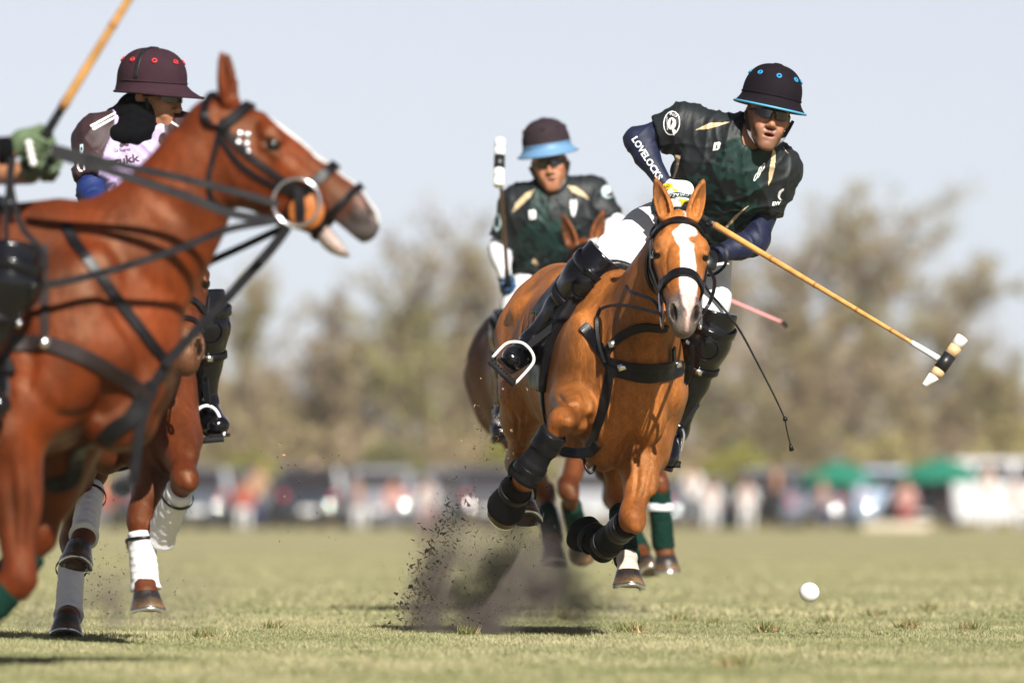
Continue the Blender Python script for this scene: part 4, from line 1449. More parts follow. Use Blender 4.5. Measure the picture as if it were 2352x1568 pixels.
# ------------------------------------------------------------------ beyond the field
M['bark'] = mat('grey brown bark', (.16, .12, .09), .9, .2, var=.3, vscale=6)
M['twig'] = mat('thin spring twigs', (.27, .195, .14), .9, .1, var=.2, vscale=1)
M['bud'] = mat('fresh spring leaves', vcol=True, rough=.7, spec=.2)
def tree(label, x, y, h, spread, seed, leaf, density=1.0, name='tree', lean=0.0):
    r = np.random.default_rng(seed)
    root = thing(name, label, 'tree', (x, y, 0), 'trees beyond the field')
    V, F = [], []
    def seg(p, q, r0, r1, m=5):
        t = nrm(q - p); u = perp(A(.3, .9, .2), t); v = np.cross(t, u)
        k = len(V)
        for c, rr in ((p, r0), (q, r1)):
            for j in range(m):
                a = 2 * math.pi * j / m
                V.append(c + rr * (math.cos(a) * u + math.sin(a) * v))
        for j in range(m): F.append((k + j, k + (j + 1) % m, k + m + (j + 1) % m, k + m + j))
    tips = []
    base = A(x, y, -.1)
    p = base; d = A(lean, 0, 1)
    tr = []
    for i in range(6):
        q = p + nrm(d) * h * .14
        seg(p, q, .18 * (1 - i * .13) * h / 10, .18 * (1 - (i + 1) * .13) * h / 10, 8)
        tr.append(q); p = q; d = d + r.normal(0, .12, 3) * A(1, 1, 0)
    put('trunk', V, F, M['bark'], root)
    V, F = [], []
    for i in range(int(26 * density)):
        k = r.integers(0, 6)
        p = tr[k] + A(0, 0, -r.uniform(0, h * .1))
        az = r.uniform(0, 2 * math.pi)
        el = r.uniform(.5, 1.25)
        L_ = h * r.uniform(.20, .40) * (1.1 - .08 * k)
        d = A(math.cos(az) * math.cos(el) * spread, math.sin(az) * math.cos(el) * spread, math.sin(el))
        q0 = p
        for s in range(3):
            q1 = q0 + nrm(d) * L_ / 3
            seg(q0, q1, .045 * (1 - s * .25), .045 * (1 - (s + 1) * .25), 4)
            d = d + r.normal(0, .18, 3) + A(0, 0, .06)
            for _ in range(7):
                a = lerp(q0, q1, r.uniform(0, 1)); dd = d + r.normal(0, .7, 3)
                b = a + nrm(dd) * L_ * r.uniform(.18, .42)
                seg(a, b, .018, .007, 3)
                for _ in range(3):
                    a2 = lerp(a, b, r.uniform(.2, 1)); b2 = a2 + nrm(dd + r.normal(0, .6, 3)) * L_ * r.uniform(.10, .22)
                    seg(a2, b2, .010, .004, 3)
                    tips.append(b2); tips.append(lerp(a2, b2, .5))
                tips.append(b)
            q0 = q1
    put('limbs', V, F, M['twig'], root)
    tips = np.array(tips)
    n = int(len(tips) * leaf)
    idx = r.integers(0, len(tips), n)
    c = tips[idx] + r.normal(0, .10, (n, 3))
    s = r.uniform(.05, .11, n)
    a = r.normal(0, 1, (n, 3)); b = r.normal(0, 1, (n, 3))
    a /= np.linalg.norm(a, axis=1)[:, None]; b /= np.linalg.norm(b, axis=1)[:, None]
    T_ = np.stack([c - a * s[:, None], c + a * s[:, None], c + b * s[:, None] * 1.4], 1)
    cl = wob(c, .9, seed)
    k = np.clip(.5 + .5 * cl + r.normal(0, .15, n), 0, 1)[:, None]
    C = A(.255, .185, .125) * (1 - k) + A(.25, .24, .085) * k
    put('crown', T_.reshape(-1, 3), np.arange(n * 3).reshape(-1, 3), M['bud'], root, False, np.repeat(C, 3, 0))
    return root
def tx(px, Y): return (px - 1176) / FP * Y
trees = [(560, 306, 7.6, .9, .8, 'slim pale tree left of the centre gap beside the near pony chest'), (740, 312, 7.6, 1.1, 1.2, 'low brown tree behind the empty middle of the picture'), (905, 309, 8.8, 1.1, 1.4, 'olive tinged tree left of the upright mallet'),
         (1075, 313, 9.6, 1.0, 1.3, 'tall bare tree directly behind the upright mallet'), (1400, 310, 10.2, 1.0, 1.2, 'bare tree between the two green riders'), (1620, 314, 9.4, 1.1, 1.2, 'brown tree hidden behind the leaning rider'),
         (1800, 307, 10.0, 1.15, 1.6, 'green budding tree left half of the big right clump'), (1955, 311, 10.9, 1.2, 1.5, 'tallest budding tree above the swung mallet shaft'), (2120, 315, 8.2, 1.2, 1.3, 'spreading tree above the mallet head at right'),
         (60, 312, 8.8, 1.1, 2.0, 'leafy olive tree at the far left behind the near pony'), (300, 315, 7.6, 1.1, 1.5, 'low tree behind the lilac rider'), (2330, 322, 5.0, 1.3, 1.4, 'low dark tree at the right edge of the wood')]
for i_, (px_, Y_t, h_, sp_, lf_, lb_) in enumerate(trees):
    tree(lb_, tx(px_, Y_t), Y_t, h_, sp_, 100 + i_, lf_, 1.15)
# undergrowth and the wood that closes the view
def scrub(name, label, n, x0, x1, y0, y1, z0, zf, s0, s1, ca, cb, seed):
    r = np.random.default_rng(seed)
    x = r.uniform(x0, x1, n); y = r.uniform(y0, y1, n)
    z = z0 + (zf(x) - z0) * r.uniform(0, 1, n) ** 1.25
    c = np.stack([x, y, z], 1)
    s = r.uniform(s0, s1, n)
    a = r.normal(0, 1, (n, 3)); b = r.normal(0, 1, (n, 3))
    a /= np.linalg.norm(a, axis=1)[:, None]; b /= np.linalg.norm(b, axis=1)[:, None]
    T_ = np.stack([c - a * s[:, None], c + a * s[:, None], c + b * s[:, None] * 1.5], 1)
    k = np.clip(.5 + .55 * wob(c, .55, seed) + r.normal(0, .15, n), 0, 1)[:, None]
    C = A(ca) * (1 - k) + A(cb) * k
    o = put(name, T_.reshape(-1, 3), np.arange(n * 3).reshape(-1, 3), M['bud'], None, False, np.repeat(C, 3, 0))
    o['kind'] = 'stuff'; o['label'] = label
    return o
wood_top = lambda x: np.interp(x, [-40, -16, -9, -7.5, -4, -1, 4, 8, 12, 14, 16, 40], [6.4, 5.8, 4.4, 4.4, 5.8, 6.6, 6.8, 7.2, 6.2, 4.6, 3.8, 4]) + .5 * np.sin(x * 1.3) + .4 * np.sin(x * 3.1)
scrub('woodland', 'brown leafless wood closing the far side of the field', 62000, -34, 34, 322, 345, 0, wood_top, .09, .22, (.27, .19, .135), (.25, .205, .105), 71)
scrub('undergrowth', 'tan and olive scrub behind the parked cars', 26000, -34, 34, 304, 312, 0, lambda x: 2.9 + .7 * np.sin(x * .8 + 1) + .4 * np.sin(x * 2.3), .06, .16, (.31, .22, .14), (.28, .25, .09), 72)
for px_, w_, h_, lb_ in ((1690, 1.3, 2.3, 'bright yellow green bush right of the centre pony legs'), (560, 1.0, 2.2, 'yellow green bush behind the lilac rider boot'), (900, 1.2, 2.6, 'olive bush behind the dust cloud'), (1180, 1.0, 2.9, 'green bush left of the dark pony flank')):
    r = np.random.default_rng(px_)
    root = thing('bush', lb_, 'bush', (tx(px_, 303), 303, 0), 'bushes beyond the cars')
    n = 2600
    d = r.normal(0, 1, (n, 3)); d /= np.linalg.norm(d, axis=1)[:, None]
    rad = r.uniform(.35, 1, n) ** .5 * (1 + .25 * wob(d, 3, px_))
    c = A(tx(px_, 303), 303, h_ * .52) + d * rad[:, None] * A(w_, w_ * .8, h_ * .5)
    s = r.uniform(.04, .10, n)
    a = r.normal(0, 1, (n, 3)); b = r.normal(0, 1, (n, 3)); a /= np.linalg.norm(a, axis=1)[:, None]; b /= np.linalg.norm(b, axis=1)[:, None]
    T_ = np.stack([c - a * s[:, None], c + a * s[:, None], c + b * s[:, None] * 1.4], 1)
    C = A(.24, .235, .04) * r.uniform(.7, 1.2, (n, 1)) if px_ != 900 else A(.14, .14, .05) * r.uniform(.7, 1.2, (n, 1))
    put('foliage', T_.reshape(-1, 3), np.arange(n * 3).reshape(-1, 3), M['bud'], root, False, np.repeat(C, 3, 0))
    V_, F_ = tube_vf(spline([A(tx(px_, 303), 303, 0), A(tx(px_, 303) + .05, 303, h_ * .4), A(tx(px_, 303) + .1, 303, h_ * .8)], 4), .05, 6)
    put('stem', V_, F_, M['bark'], root)

# parked cars, people and parasols along the far touchline
def car(label, x, y, col, kind, yaw, plate=True):
    root = thing('parked_car', label, 'car', (x, y, 0), 'vehicles parked along the far side')
    m = mat('car paint', col, .28, .5, coat=.5)
    Lc, Wc, Hc = {'suv': (4.5, 1.85, 1.72), 'sedan': (4.4, 1.78, 1.45), 'pickup': (5.1, 1.85, 1.75), 'van': (4.9, 1.9, 1.95)}[kind]
    prof = {'suv': [(-1, .30), (-.98, .55), (-.92, .60), (-.86, .97), (-.55, 1.0), (.12, 1.0), (.38, .66), (.90, .58), (.99, .42), (1, .22), (.95, .14), (-.95, .14)],
            'sedan': [(-1, .35), (-.98, .62), (-.70, .68), (-.42, .98), (-.1, 1.0), (.12, .98), (.42, .66), (.90, .58), (.99, .42), (1, .22), (.95, .14), (-.95, .14)],
            'pickup': [(-1, .35), (-.99, .62), (-.30, .62), (-.27, .98), (.0, 1.0), (.15, .98), (.38, .68), (.92, .62), (.99, .45), (1, .22), (.95, .16), (-.95, .16)],
            'van': [(-1, .20), (-.99, .60), (-.95, .97), (-.5, 1.0), (.35, 1.0), (.62, .66), (.94, .54), (1, .40), (1, .2), (.95, .12), (-.95, .12)]}[kind]
    c, s = math.cos(yaw), math.sin(yaw)
    W_ = lambda u, v, z: A(x + u * c - v * s, y + u * s + v * c, z)
    V, F = [], []
    n = len(prof)
    for w in (-1, -.86, .86, 1):
        for (u, z) in prof:
            k = (1 - .13 * max(0, z - .6) / .4) if abs(w) == 1 else 1
            inset = .985 if abs(w) == 1 else 1.0
            V.append(W_(u * Lc / 2 * inset, w * Wc / 2 * k * (1 if abs(w) == 1 else (1 - .13 * max(0, z - .6) / .4)), z * Hc * (1 if abs(w) < 1 else .985 if z > .3 else 1.02)))
    for q in range(3):
        for j in range(n):
            F.append((q * n + j, q * n + (j + 1) % n, (q + 1) * n + (j + 1) % n, (q + 1) * n + j))
    F.append(tuple(range(n))); F.append(tuple(reversed(range(3 * n, 4 * n))))
    body = put('body', V, F, m, root, False)
    # side, front and rear glass
    lo, hi = .66, .93
    gx = {'suv': [(-.80, -.42), (-.39, -.02), (.01, .24)], 'sedan': [(-.50, -.22), (-.19, .10), (.12, .28)], 'pickup': [(-.25, -.05), (-.02, .25)], 'van': [(-.90, -.50), (-.46, -.02), (.02, .44)]}[kind]
    for sd in (-1, 1):
        for a, b in gx:
            top = 1 - .13 * (hi - .6) / .4; bt = 1 - .13 * (lo - .6) / .4
            pts = [W_(a * Lc / 2, sd * (Wc / 2 * bt + .012), lo * Hc), W_(b * Lc / 2 + .06, sd * (Wc / 2 * bt + .012), lo * Hc), W_(b * Lc / 2 - .10, sd * (Wc / 2 * top + .012), hi * Hc), W_(a * Lc / 2 + .04, sd * (Wc / 2 * top + .012), hi * Hc)]
            p2 = [p + (W_(0, -sd * .02, 0) - W_(0, 0, 0)) for p in pts]
            put('window', pts + p2, [(0, 1, 2, 3), (7, 6, 5, 4), (0, 4, 5, 1), (1, 5, 6, 2), (2, 6, 7, 3), (3, 7, 4, 0)], M['glass'], root, False)
    for fr_, pa, pb in ((1, *[q for q in prof if q[1] in (.66, .68)][-1:], None),):
        pass
    k = max(i for i, q in enumerate(prof) if q[1] >= .98)
    pa, pb = prof[k], prof[k + 1]
    def pane(pa, pb, off, name):
        d = nrm(A(pb[0] * Lc / 2 - pa[0] * Lc / 2, (pb[1] - pa[1]) * Hc)); nx, nz = d[1] * off, -d[0] * off
        pts = []
        for q, sgn in ((pa, .10), (pb, -.10)):
            for sd in (-1, 1):
                pts.append(W_(q[0] * Lc / 2 + d[0] * abs(sgn) * (1 if sgn > 0 else -1) - nx, sd * Wc / 2 * .74, q[1] * Hc + d[1] * abs(sgn) * (1 if sgn > 0 else -1) - nz))
        up_ = [p + A(0, 0, -.03) for p in pts]
        put(name, pts + up_, [(0, 1, 3, 2), (6, 7, 5, 4), (0, 2, 6, 4), (1, 5, 7, 3), (0, 4, 5, 1), (2, 3, 7, 6)], M['glass'], root, False)
    pane(pa, pb, .015, 'windscreen')
    k2 = min(i for i, q in enumerate(prof) if q[1] >= .96)
    pane(prof[k2], prof[k2 - 1], -.015, 'rear_window')
    for u in (-.62, .64):
        for sd in (-1, 1):
            wc = W_(u * Lc / 2, sd * Wc / 2 * .92, .33)
            ax = W_(0, sd, 0) - W_(0, 0, 0)
            V2, F2 = lathe_vf(wc - ax * .11, ax, [(0, .20), (0, .30), (.03, .33), (.19, .33), (.22, .30), (.22, .20)], 20)
            wh = put('wheel', V2, F2, M['rubber'], root)
            V2, F2 = lathe_vf(wc + ax * .10, ax, [(0, .20), (.015, .20), (.020, .17), (.020, .05)], 16)
            put('rim', V2, F2, M['steel'], wh)
    for sd in (-1, 1):
        V2, F2 = sphere_vf(W_(.965 * Lc / 2, sd * Wc * .36, .50 * Hc), (.10, .10, .08), 6)
        put('headlight', V2, F2, M['chrome'], root)
        V2, F2 = sphere_vf(W_(-.975 * Lc / 2, sd * Wc * .38, .52 * Hc), (.08, .09, .13), 6)
        put('tail_light', V2, F2, M['red_lamp'], root)
    for sd in ((-1,) if int(x * 7) % 2 else (1,)):        # convex mirror added at the tail, tilted to throw back a sun glint
        o_ = W_(-.99 * Lc / 2 - .03, sd * Wc * .30, .36 * Hc + .02)
        ax_ = nrm(A(.06, -1, .37)); e1_ = perp(A(1, 0, 0), ax_); e2_ = np.cross(ax_, e1_)
        V2, F2 = [o_ + ax_ * .012], []
        for q_ in (.04, .08):
            for j in range(14):
                th = 2 * math.pi * j / 14
                V2.append(o_ + ax_ * (.012 - q_ * q_ / .62) + q_ * (math.cos(th) * e1_ + math.sin(th) * e2_))
        for j in range(14): F2.append((0, 1 + j, 1 + (j + 1) % 14)); F2.append((1 + j, 15 + j, 15 + (j + 1) % 14, 1 + (j + 1) % 14))
        k_ = len(V2); V2.append(o_ - ax_ * .05)
        for j in range(14): F2.append((k_, 15 + (j + 1) % 14, 15 + j))
        put('glint_mirror', V2, F2, M['chrome'], root)
    for e_ in (-1, 1):
        V2, F2 = box_vf(W_(e_ * (1.0 * Lc / 2 + .02), 0, .30 * Hc), W_(.01, 0, 0) - W_(0, 0, 0), W_(0, .24, 0) - W_(0, 0, 0), A(0, 0, .065))
        put('number_plate', V2, F2, M['white_metal'], root, False)
    return root
M['chrome'] = mat('bright chrome', (.95, .95, .95), .10, .5, metal=1.0)
M['red_lamp'] = mat('red lamp', (.55, .02, .02), .2, .5)
cars = [(535, 293, (.05, .055, .075), 'suv', 1.55, 'dark car just left of the red shirted person'), (805, 293, (.07, .08, .10), 'suv', 1.6, 'slate car between the two whites left of the dust'), (1055, 293, (.14, .15, .17), 'suv', 1.5, 'grey car touching the left side of the dark pony'), (330, 291, (.02, .022, .028), 'suv', 1.7, 'black car far left between the bay pony legs'), (470, 290, (.06, .07, .09), 'suv', 1.5, 'dark blue car right of the white bandaged knee'), (600, 292, (.10, .11, .13), 'sedan', 1.75, 'slate car with red lamps left of the dust'),
        (735, 290, (.015, .02, .03), 'suv', 1.45, 'black car behind the flying turf'), (870, 291, (.17, .18, .21), 'suv', 1.62, 'grey car above the dust cloud'), (940, 292, (.26, .27, .30), 'sedan', 1.5, 'silver car left of the dark pony'),
        (1120, 291, (.05, .05, .06), 'pickup', 1.6, 'dark pickup behind the centre pony raised hoof'), (1370, 291, (.30, .31, .33), 'suv', 1.55, 'grey car seen between the pony legs'), (1600, 292, (.10, .11, .14), 'sedan', 1.5, 'dark car right of the green bandaged leg'),
        (1760, 291, (.03, .035, .05), 'suv', 1.66, 'black car above the ball'), (1880, 290, (.16, .17, .22), 'sedan', 1.5, 'blue grey car under the left parasol'), (2030, 293, (.33, .42, .55), 'suv', 1.6, 'pale blue car between the two parasols'),
        (2230, 292, (.62, .62, .64), 'van', 3.1, 'white van at the right under the big parasol'), (2120, 290, (.05, .04, .05), 'sedan', 1.5, 'dark car below the right parasol')]
for px_, Yc, col_, kd_, yw_, lb_ in cars:
    car(lb_, tx(px_, Yc), Yc, col_, kd_, yw_)
def bystander(label, px, Y, shirt, trousers, seat=False, hgt_=1.72):
    x = tx(px, Y); k = hgt_ / 1.75
    root = thing('person', label, 'person', (x, Y, 0), 'spectators along the far side')
    r = np.random.default_rng(px)
    w = r.uniform(-.06, .06); q = .45 if seat else 0
    hipz = (.52 if seat else .92) * k
    sh = A(x + w, Y, hipz + .52 * k); hd = sh + A(w, -.02, .25 * k)
    hips = A(x, Y, hipz)
    fL = A(x + .12, Y - q * .9, .05); fR = A(x - .12, Y - q * .9, .05)
    kL = A(x + .12, Y - q, hipz - .02) if seat else (hips + fL) / 2 + A(.02, -.03, 0); kR = A(x - .12, Y - q, hipz - .02) if seat else (hips + fR) / 2 + A(-.02, -.03, 0)
    eL = sh + A(.27, -.02, -.27 * k); eR = sh + A(-.27, -.02, -.27 * k)
    hL_ = eL + A(-.05, -.18, -.18); hR_ = eR + A(.05, -.18, -.18)
    body = [(EL(hd, (.085, .10, .125)), 0), (RC(hd, sh, .055, .06), .03), (RC(sh, hips, .15, .13), .03)]
    for a, b, c in ((kL, fL, 0), (kR, fR, 0)): body += [(RC(hips, a, .09, .06), .03), (RC(a, b, .055, .04), .03), (RC(b, b + A(0, -.12, -.01), .045, .04), .02)]
    for e, h_, s in ((eL, hL_, 1), (eR, hR_, -1)): body += [(RC(sh + A(s * .17, 0, 0), e, .05, .04), .03), (RC(e, h_, .038, .03), .02)]
    V, Q = build(body, .030, smooth=1)
    put('body', V, Q, M['arm_skin'], root)
    V, Q = build([(EC(hips, sh, .175, .135, .20, .13, A(1, 0, 0)), .03), (RC(sh + A(-.17, 0, 0), sh + A(.17, 0, 0), .085, .085), .03), (RC(sh + A(.17, 0, 0), eL, .075, .06), .03), (RC(sh + A(-.17, 0, 0), eR, .075, .06), .03)], .025, smooth=1)
    put('shirt', V, Q, mat('cloth', shirt, .8, .2), root)
    V, Q = build([(RC(hips + A(0, 0, -.02), kL, .12, .085), .03), (RC(hips + A(0, 0, -.02), kR, .12, .085), .03), (RC(kL, fL, .08, .065), .02), (RC(kR, fR, .08, .065), .02)], .025, smooth=1)
    put('trousers', V, Q, mat('cloth', trousers, .8, .2), root)
    V, F = sphere_vf(hd + A(0, .015, .045), (.095, .105, .10), 8)
    put('hair', V, F, M['bark'], root)
WH, RD, NV, BK, TN = (.60, .60, .60), (.30, .025, .03), (.02, .03, .08), (.02, .02, .022), (.35, .25, .16)
GY, PK = (.16, .17, .20), (.5, .30, .30)
for px_, Y_p, s_, t_, st_, lb_ in ((232, 287, RD, GY, 1, 'seated person in red shirt far left between the pony legs'), (560, 287, RD, WH, 1, 'seated person in red and white left of the dust'), (590, 288, TN, NV, 0, 'person in tan standing left of the dust'),
        (735, 289, WH, NV, 1, 'seated person in white shirt left of the flying turf'), (828, 287, GY, WH, 1, 'seated person in grey shirt and white trousers at the field edge'), (898, 287, PK, GY, 1, 'seated person in pink above the dust'), (985, 287, WH, PK, 1, 'seated person in white behind the dust'),
        (1590, 287, WH, BK, 0, 'person in white shirt and black trousers right of the green bandage'), (1632, 287, WH, WH, 1, 'seated person in white beside the bright bush'), (1715, 287, WH, WH, 1, 'seated person in white above the ball'),
        (1785, 288, BK, BK, 0, 'person in black beside the dark car'), (1892, 287, GY, NV, 1, 'seated person in grey under the left parasol'), (2082, 287, PK, RD, 1, 'seated person in pink at the field edge'),
        (2268, 287, WH, WH, 0, 'person in white in front of the white van'), (2340, 287, WH, WH, 1, 'seated person in white at the right edge')):
    bystander(lb_, px_, Y_p, s_, t_, bool(st_))
M['parasol'] = mat('green parasol cloth', (.010, .145, .090), .8, .2)
for px_, Y_p, r_, z_, lb_ in ((1925, 289, 1.15, 1.28, 'green parasol left of the two at the far side'), (2160, 288, 1.35, 1.36, 'larger green parasol right of the two at the far side')):
    x_ = tx(px_, Y_p)
    root = thing('parasol', lb_, 'parasol', (x_, Y_p, 0), 'green parasols')
    V_, F_ = [A(x_, Y_p, z_ + .62)], []
    for k_, (rr, zz) in enumerate(((.35, .50), (.7, .28), (1.0, -.02))):
        for j_ in range(16):
            q_ = 2 * math.pi * j_ / 16
            V_.append(A(x_ + r_ * rr * math.cos(q_), Y_p + r_ * rr * math.sin(q_), z_ + zz - (.06 if (k_ == 2 and j_ % 2) else 0)))
    for j_ in range(16): F_.append((0, 1 + j_, 1 + (j_ + 1) % 16))
    for k_ in range(2):
        for j_ in range(16): F_.append((1 + k_ * 16 + j_, 1 + (k_ + 1) * 16 + j_, 1 + (k_ + 1) * 16 + (j_ + 1) % 16, 1 + k_ * 16 + (j_ + 1) % 16))
    put('canopy', V_, F_, M['parasol'], root)
    V_, F_ = lathe_vf(A(x_, Y_p, 0), A(0, 0, 1), [(0, .025), (z_ + .65, .02), (z_ + .70, .01)], 8)
    put('pole', V_, F_, M['white_metal'], root)
M['board'] = mat('weathered pale board', (.55, .48, .38), .8, .2, var=.2, vscale=4)
V_, F_ = box_vf(A(tx(2060, 284), 284, .10), A(.9, 0, 0), A(0, .3, 0), A(0, 0, .10))
lb_ = put('touchline_board', V_ - A(tx(2060, 284), 284, 0), F_, M['board'], None, False)
lb_.location = (tx(2060, 284), 284, 0)
tag(lb_, 'low pale board lying along the far touchline at right', 'board')

# ------------------------------------------------------------------ turf thrown up by the hooves, and dust
def specks(name, label, spec, seed):
    r = np.random.default_rng(seed)
    Vs, Cs = [], []
    for (cx, cy, sx, sy, Y, sY, n, s0, s1, ca, cb, lng, slope) in spec:
        u, v = r.normal(0, 1, n), r.normal(0, 1, n)
        px = cx + u * sx + v * sy * slope; py = cy + v * sy
        Yd = Y + r.normal(0, sY, n)
        c = np.stack([(px - 1176) / FP * Yd, Yd, EYE + (HOR - py) / FP * Yd], 1)
        c = c[c[:, 2] > .004]; m = len(c)
        s = s0 * (s1 / s0) ** (r.uniform(0, 1, m) ** 2.2)
        d = r.normal(0, 1, (m, 4, 3)); d /= np.linalg.norm(d, axis=2)[:, :, None]
        st = np.ones((m, 1, 3)); 
        ax = r.normal(0, 1, (m, 3)); ax /= np.linalg.norm(ax, axis=1)[:, None]
        d = d + ax[:, None, :] * (d * ax[:, None, :]).sum(2)[:, :, None] * lng
        T = c[:, None, :] + d * s[:, None, None]
        Vs.append(T.reshape(-1, 3))
        k = r.uniform(0, 1, (m, 1))
        Cs.append(np.repeat(A(ca) * (1 - k) + A(cb) * k, 4, 0))
    V = np.concatenate(Vs); C = np.concatenate(Cs); n = len(V) // 4
    b = np.arange(n)[:, None] * 4
    F = np.concatenate([b + A(0, 1, 2).astype(int), b + A(0, 2, 3).astype(int), b + A(0, 3, 1).astype(int), b + A(1, 3, 2).astype(int)])
    o = put(name, V, F.astype(int), M['clump'], None, False, C)
    o['kind'] = 'stuff'; o['label'] = label
M['clump'] = mat('soil crumbs', vcol=True, rough=.9, spec=.1)
DK, BR, GN, OR = (.025, .022, .018), (.10, .070, .045), (.03, .05, .015), (.40, .22, .11)
specks('flying_turf', 'soil and grass thrown up behind the centre pony', [
    (985, 1290, 22, 75, 40.0, .15, 520, .0012, .013, DK, BR, .6, -.35), (960, 1370, 26, 45, 40.0, .15, 700, .0012, .011, DK, BR, .6, -.4), (1030, 1200, 26, 40, 40.0, .15, 220, .002, .008, DK, GN, 2.5, -.3),
    (1130, 1290, 55, 70, 40.1, .2, 420, .001, .0045, DK, GN, 4.0, -.6), (1180, 1200, 60, 60, 40.1, .2, 160, .0012, .005, DK, GN, 4.0, -.4), (1070, 1410, 60, 25, 40.0, .15, 500, .0012, .006, DK, BR, 1.0, -.6),
    (1010, 1340, 75, 85, 40.0, .25, 3000, .0006, .0024, DK, BR, .8, -.3), (1120, 1000, 40, 80, 40.6, .4, 260, .002, .008, BR, OR, .3, -.2), (1165, 930, 22, 70, 40.4, .3, 170, .002, .007, BR, OR, .3, -.1),
    (655, 1060, 35, 45, 40.5, .4, 70, .002, .008, OR, BR, .4, .3), (720, 1120, 40, 60, 40.3, .3, 60, .0015, .006, BR, DK, .5, 0), (735, 1280, 8, 90, 40.2, .2, 60, .0012, .004, BR, OR, .6, -.1), (1350, 1290, 120, 60, 40.2, .3, 60, .001, .003, DK, GN, 3, 0)], 5)
specks('kicked_soil', 'crumbs of soil kicked up by the bay pony at left', [
    (215, 1350, 45, 55, 40.6, .2, 420, .0012, .006, DK, BR, .8, -.2), (300, 1330, 60, 60, 40.5, .3, 140, .001, .0045, DK, GN, 2.0, 0), (320, 1120, 20, 40, 40.4, .3, 50, .001, .004, BR, OR, 1.0, 0),
    (395, 1300, 60, 70, 40.4, .3, 70, .001, .0035, DK, GN, 2, 0), (160, 1468, 40, 7, 40.5, .1, 500, .0012, .006, OR, BR, .5, 0)], 6)
def dust(name, label, c, r, dens, col, seed, scale=5.0, blobs=None):
    n = 20
    pr = [(EL(A(c) + A(b[:3]), A(b[3:6])), .10) for b in blobs]
    V, Q = build(pr, .035, smooth=2, clips=[(A(0, 0, .004), A(0, 0, -1))])
    m = bpy.data.materials.new(name); m.use_nodes = True
    t = m.node_tree
    for q in list(t.nodes):
        if q.type == 'BSDF_PRINCIPLED': t.nodes.remove(q)
    vol = t.nodes.new('ShaderNodeVolumePrincipled'); vol.inputs['Color'].default_value = (*col, 1); vol.inputs['Anisotropy'].default_value = .25
    g = t.nodes.new('ShaderNodeNewGeometry')
    tot = None
    # soft falloff from the heart of each puff, broken by noise
    for b in blobs:
        sb = t.nodes.new('ShaderNodeVectorMath'); sb.operation = 'SUBTRACT'; sb.inputs[1].default_value = tuple(A(c) + A(b[:3]))
        dv = t.nodes.new('ShaderNodeVectorMath'); dv.operation = 'DIVIDE'; dv.inputs[1].default_value = tuple(b[3:6])
        le = t.nodes.new('ShaderNodeVectorMath'); le.operation = 'LENGTH'
        t.links.new(g.outputs['Position'], sb.inputs[0]); t.links.new(sb.outputs[0], dv.inputs[0]); t.links.new(dv.outputs[0], le.inputs[0])
        mr = t.nodes.new('ShaderNodeMapRange'); mr.interpolation_type = 'SMOOTHSTEP'
        mr.inputs[1].default_value = 1.0; mr.inputs[2].default_value = .0; mr.inputs[3].default_value = 0; mr.inputs[4].default_value = b[6]
        t.links.new(le.outputs['Value'], mr.inputs[0])
        if tot is None: tot = mr.outputs[0]
        else:
            ad = t.nodes.new('ShaderNodeMath'); ad.operation = 'ADD'
            t.links.new(tot, ad.inputs[0]); t.links.new(mr.outputs[0], ad.inputs[1]); tot = ad.outputs[0]
    nz = t.nodes.new('ShaderNodeTexNoise'); nz.inputs['Scale'].default_value = scale; nz.inputs['Detail'].default_value = 5
    t.links.new(g.outputs['Position'], nz.inputs['Vector'])
    mr = t.nodes.new('ShaderNodeMapRange'); mr.inputs[1].default_value = .36; mr.inputs[2].default_value = .68; mr.inputs[3].default_value = .06; mr.inputs[4].default_value = 1.6
    t.links.new(nz.outputs['Fac'], mr.inputs[0])
    mu = t.nodes.new('ShaderNodeMath'); mu.operation = 'MULTIPLY'; t.links.new(tot, mu.inputs[0]); t.links.new(mr.outputs[0], mu.inputs[1])
    m2 = t.nodes.new('ShaderNodeMath'); m2.operation = 'MULTIPLY'; m2.inputs[1].default_value = dens; t.links.new(mu.outputs[0], m2.inputs[0])
    t.links.new(m2.outputs[0], vol.inputs['Density'])
    t.links.new(vol.outputs[0], t.nodes['Material Output'].inputs['Volume'])
    o = put(name, V, Q, m, None)
    o['kind'] = 'stuff'; o['label'] = label
    return o
def at(px, py, Y=40.1): return P(px, py, Y)
c0 = at(1080, 1400)
def bl(px, py, rx, rz, w, Y=40.1, ry=.16):
    q = at(px, py, Y) - c0
    return (*q, rx, ry, rz, w)
dust('dust_cloud', 'grey brown dust bursting from the turf below the centre pony', c0, 1, 22.0, (.50, .42, .37), 1, 8.0,
     [bl(985, 1400, .15, .17, .9), bl(1010, 1310, .15, .22, .55), bl(1120, 1410, .18, .13, 1.2), bl(1180, 1350, .22, .17, .75), bl(1060, 1350, .25, .25, .35), bl(1230, 1300, .22, .22, .30), bl(1110, 1260, .30, .28, .20), bl(1090, 1450, .14, .06, 1.4), bl(1000, 1230, .16, .22, .22), bl(1260, 1370, .28, .16, .6, 40.6), bl(1340, 1395, .34, .11, .35, 40.8), bl(1210, 1310, .34, .28, .40, 40.5), bl(1010, 1180, .14, .20, .20)])
c0 = at(240, 1380, 40.6)
dust('dust_haze', 'dust drifting low behind the bay pony at left', c0, 1, 8.0, (.52, .43, .37), 2, 6.0,
     [bl(220, 1380, .20, .20, 1.0, 40.75), bl(110, 1430, .22, .13, .9, 40.75), bl(330, 1390, .30, .22, .35, 40.8), bl(430, 1360, .35, .25, .16, 40.9), bl(175, 1466, .14, .045, 1.4, 40.4)])

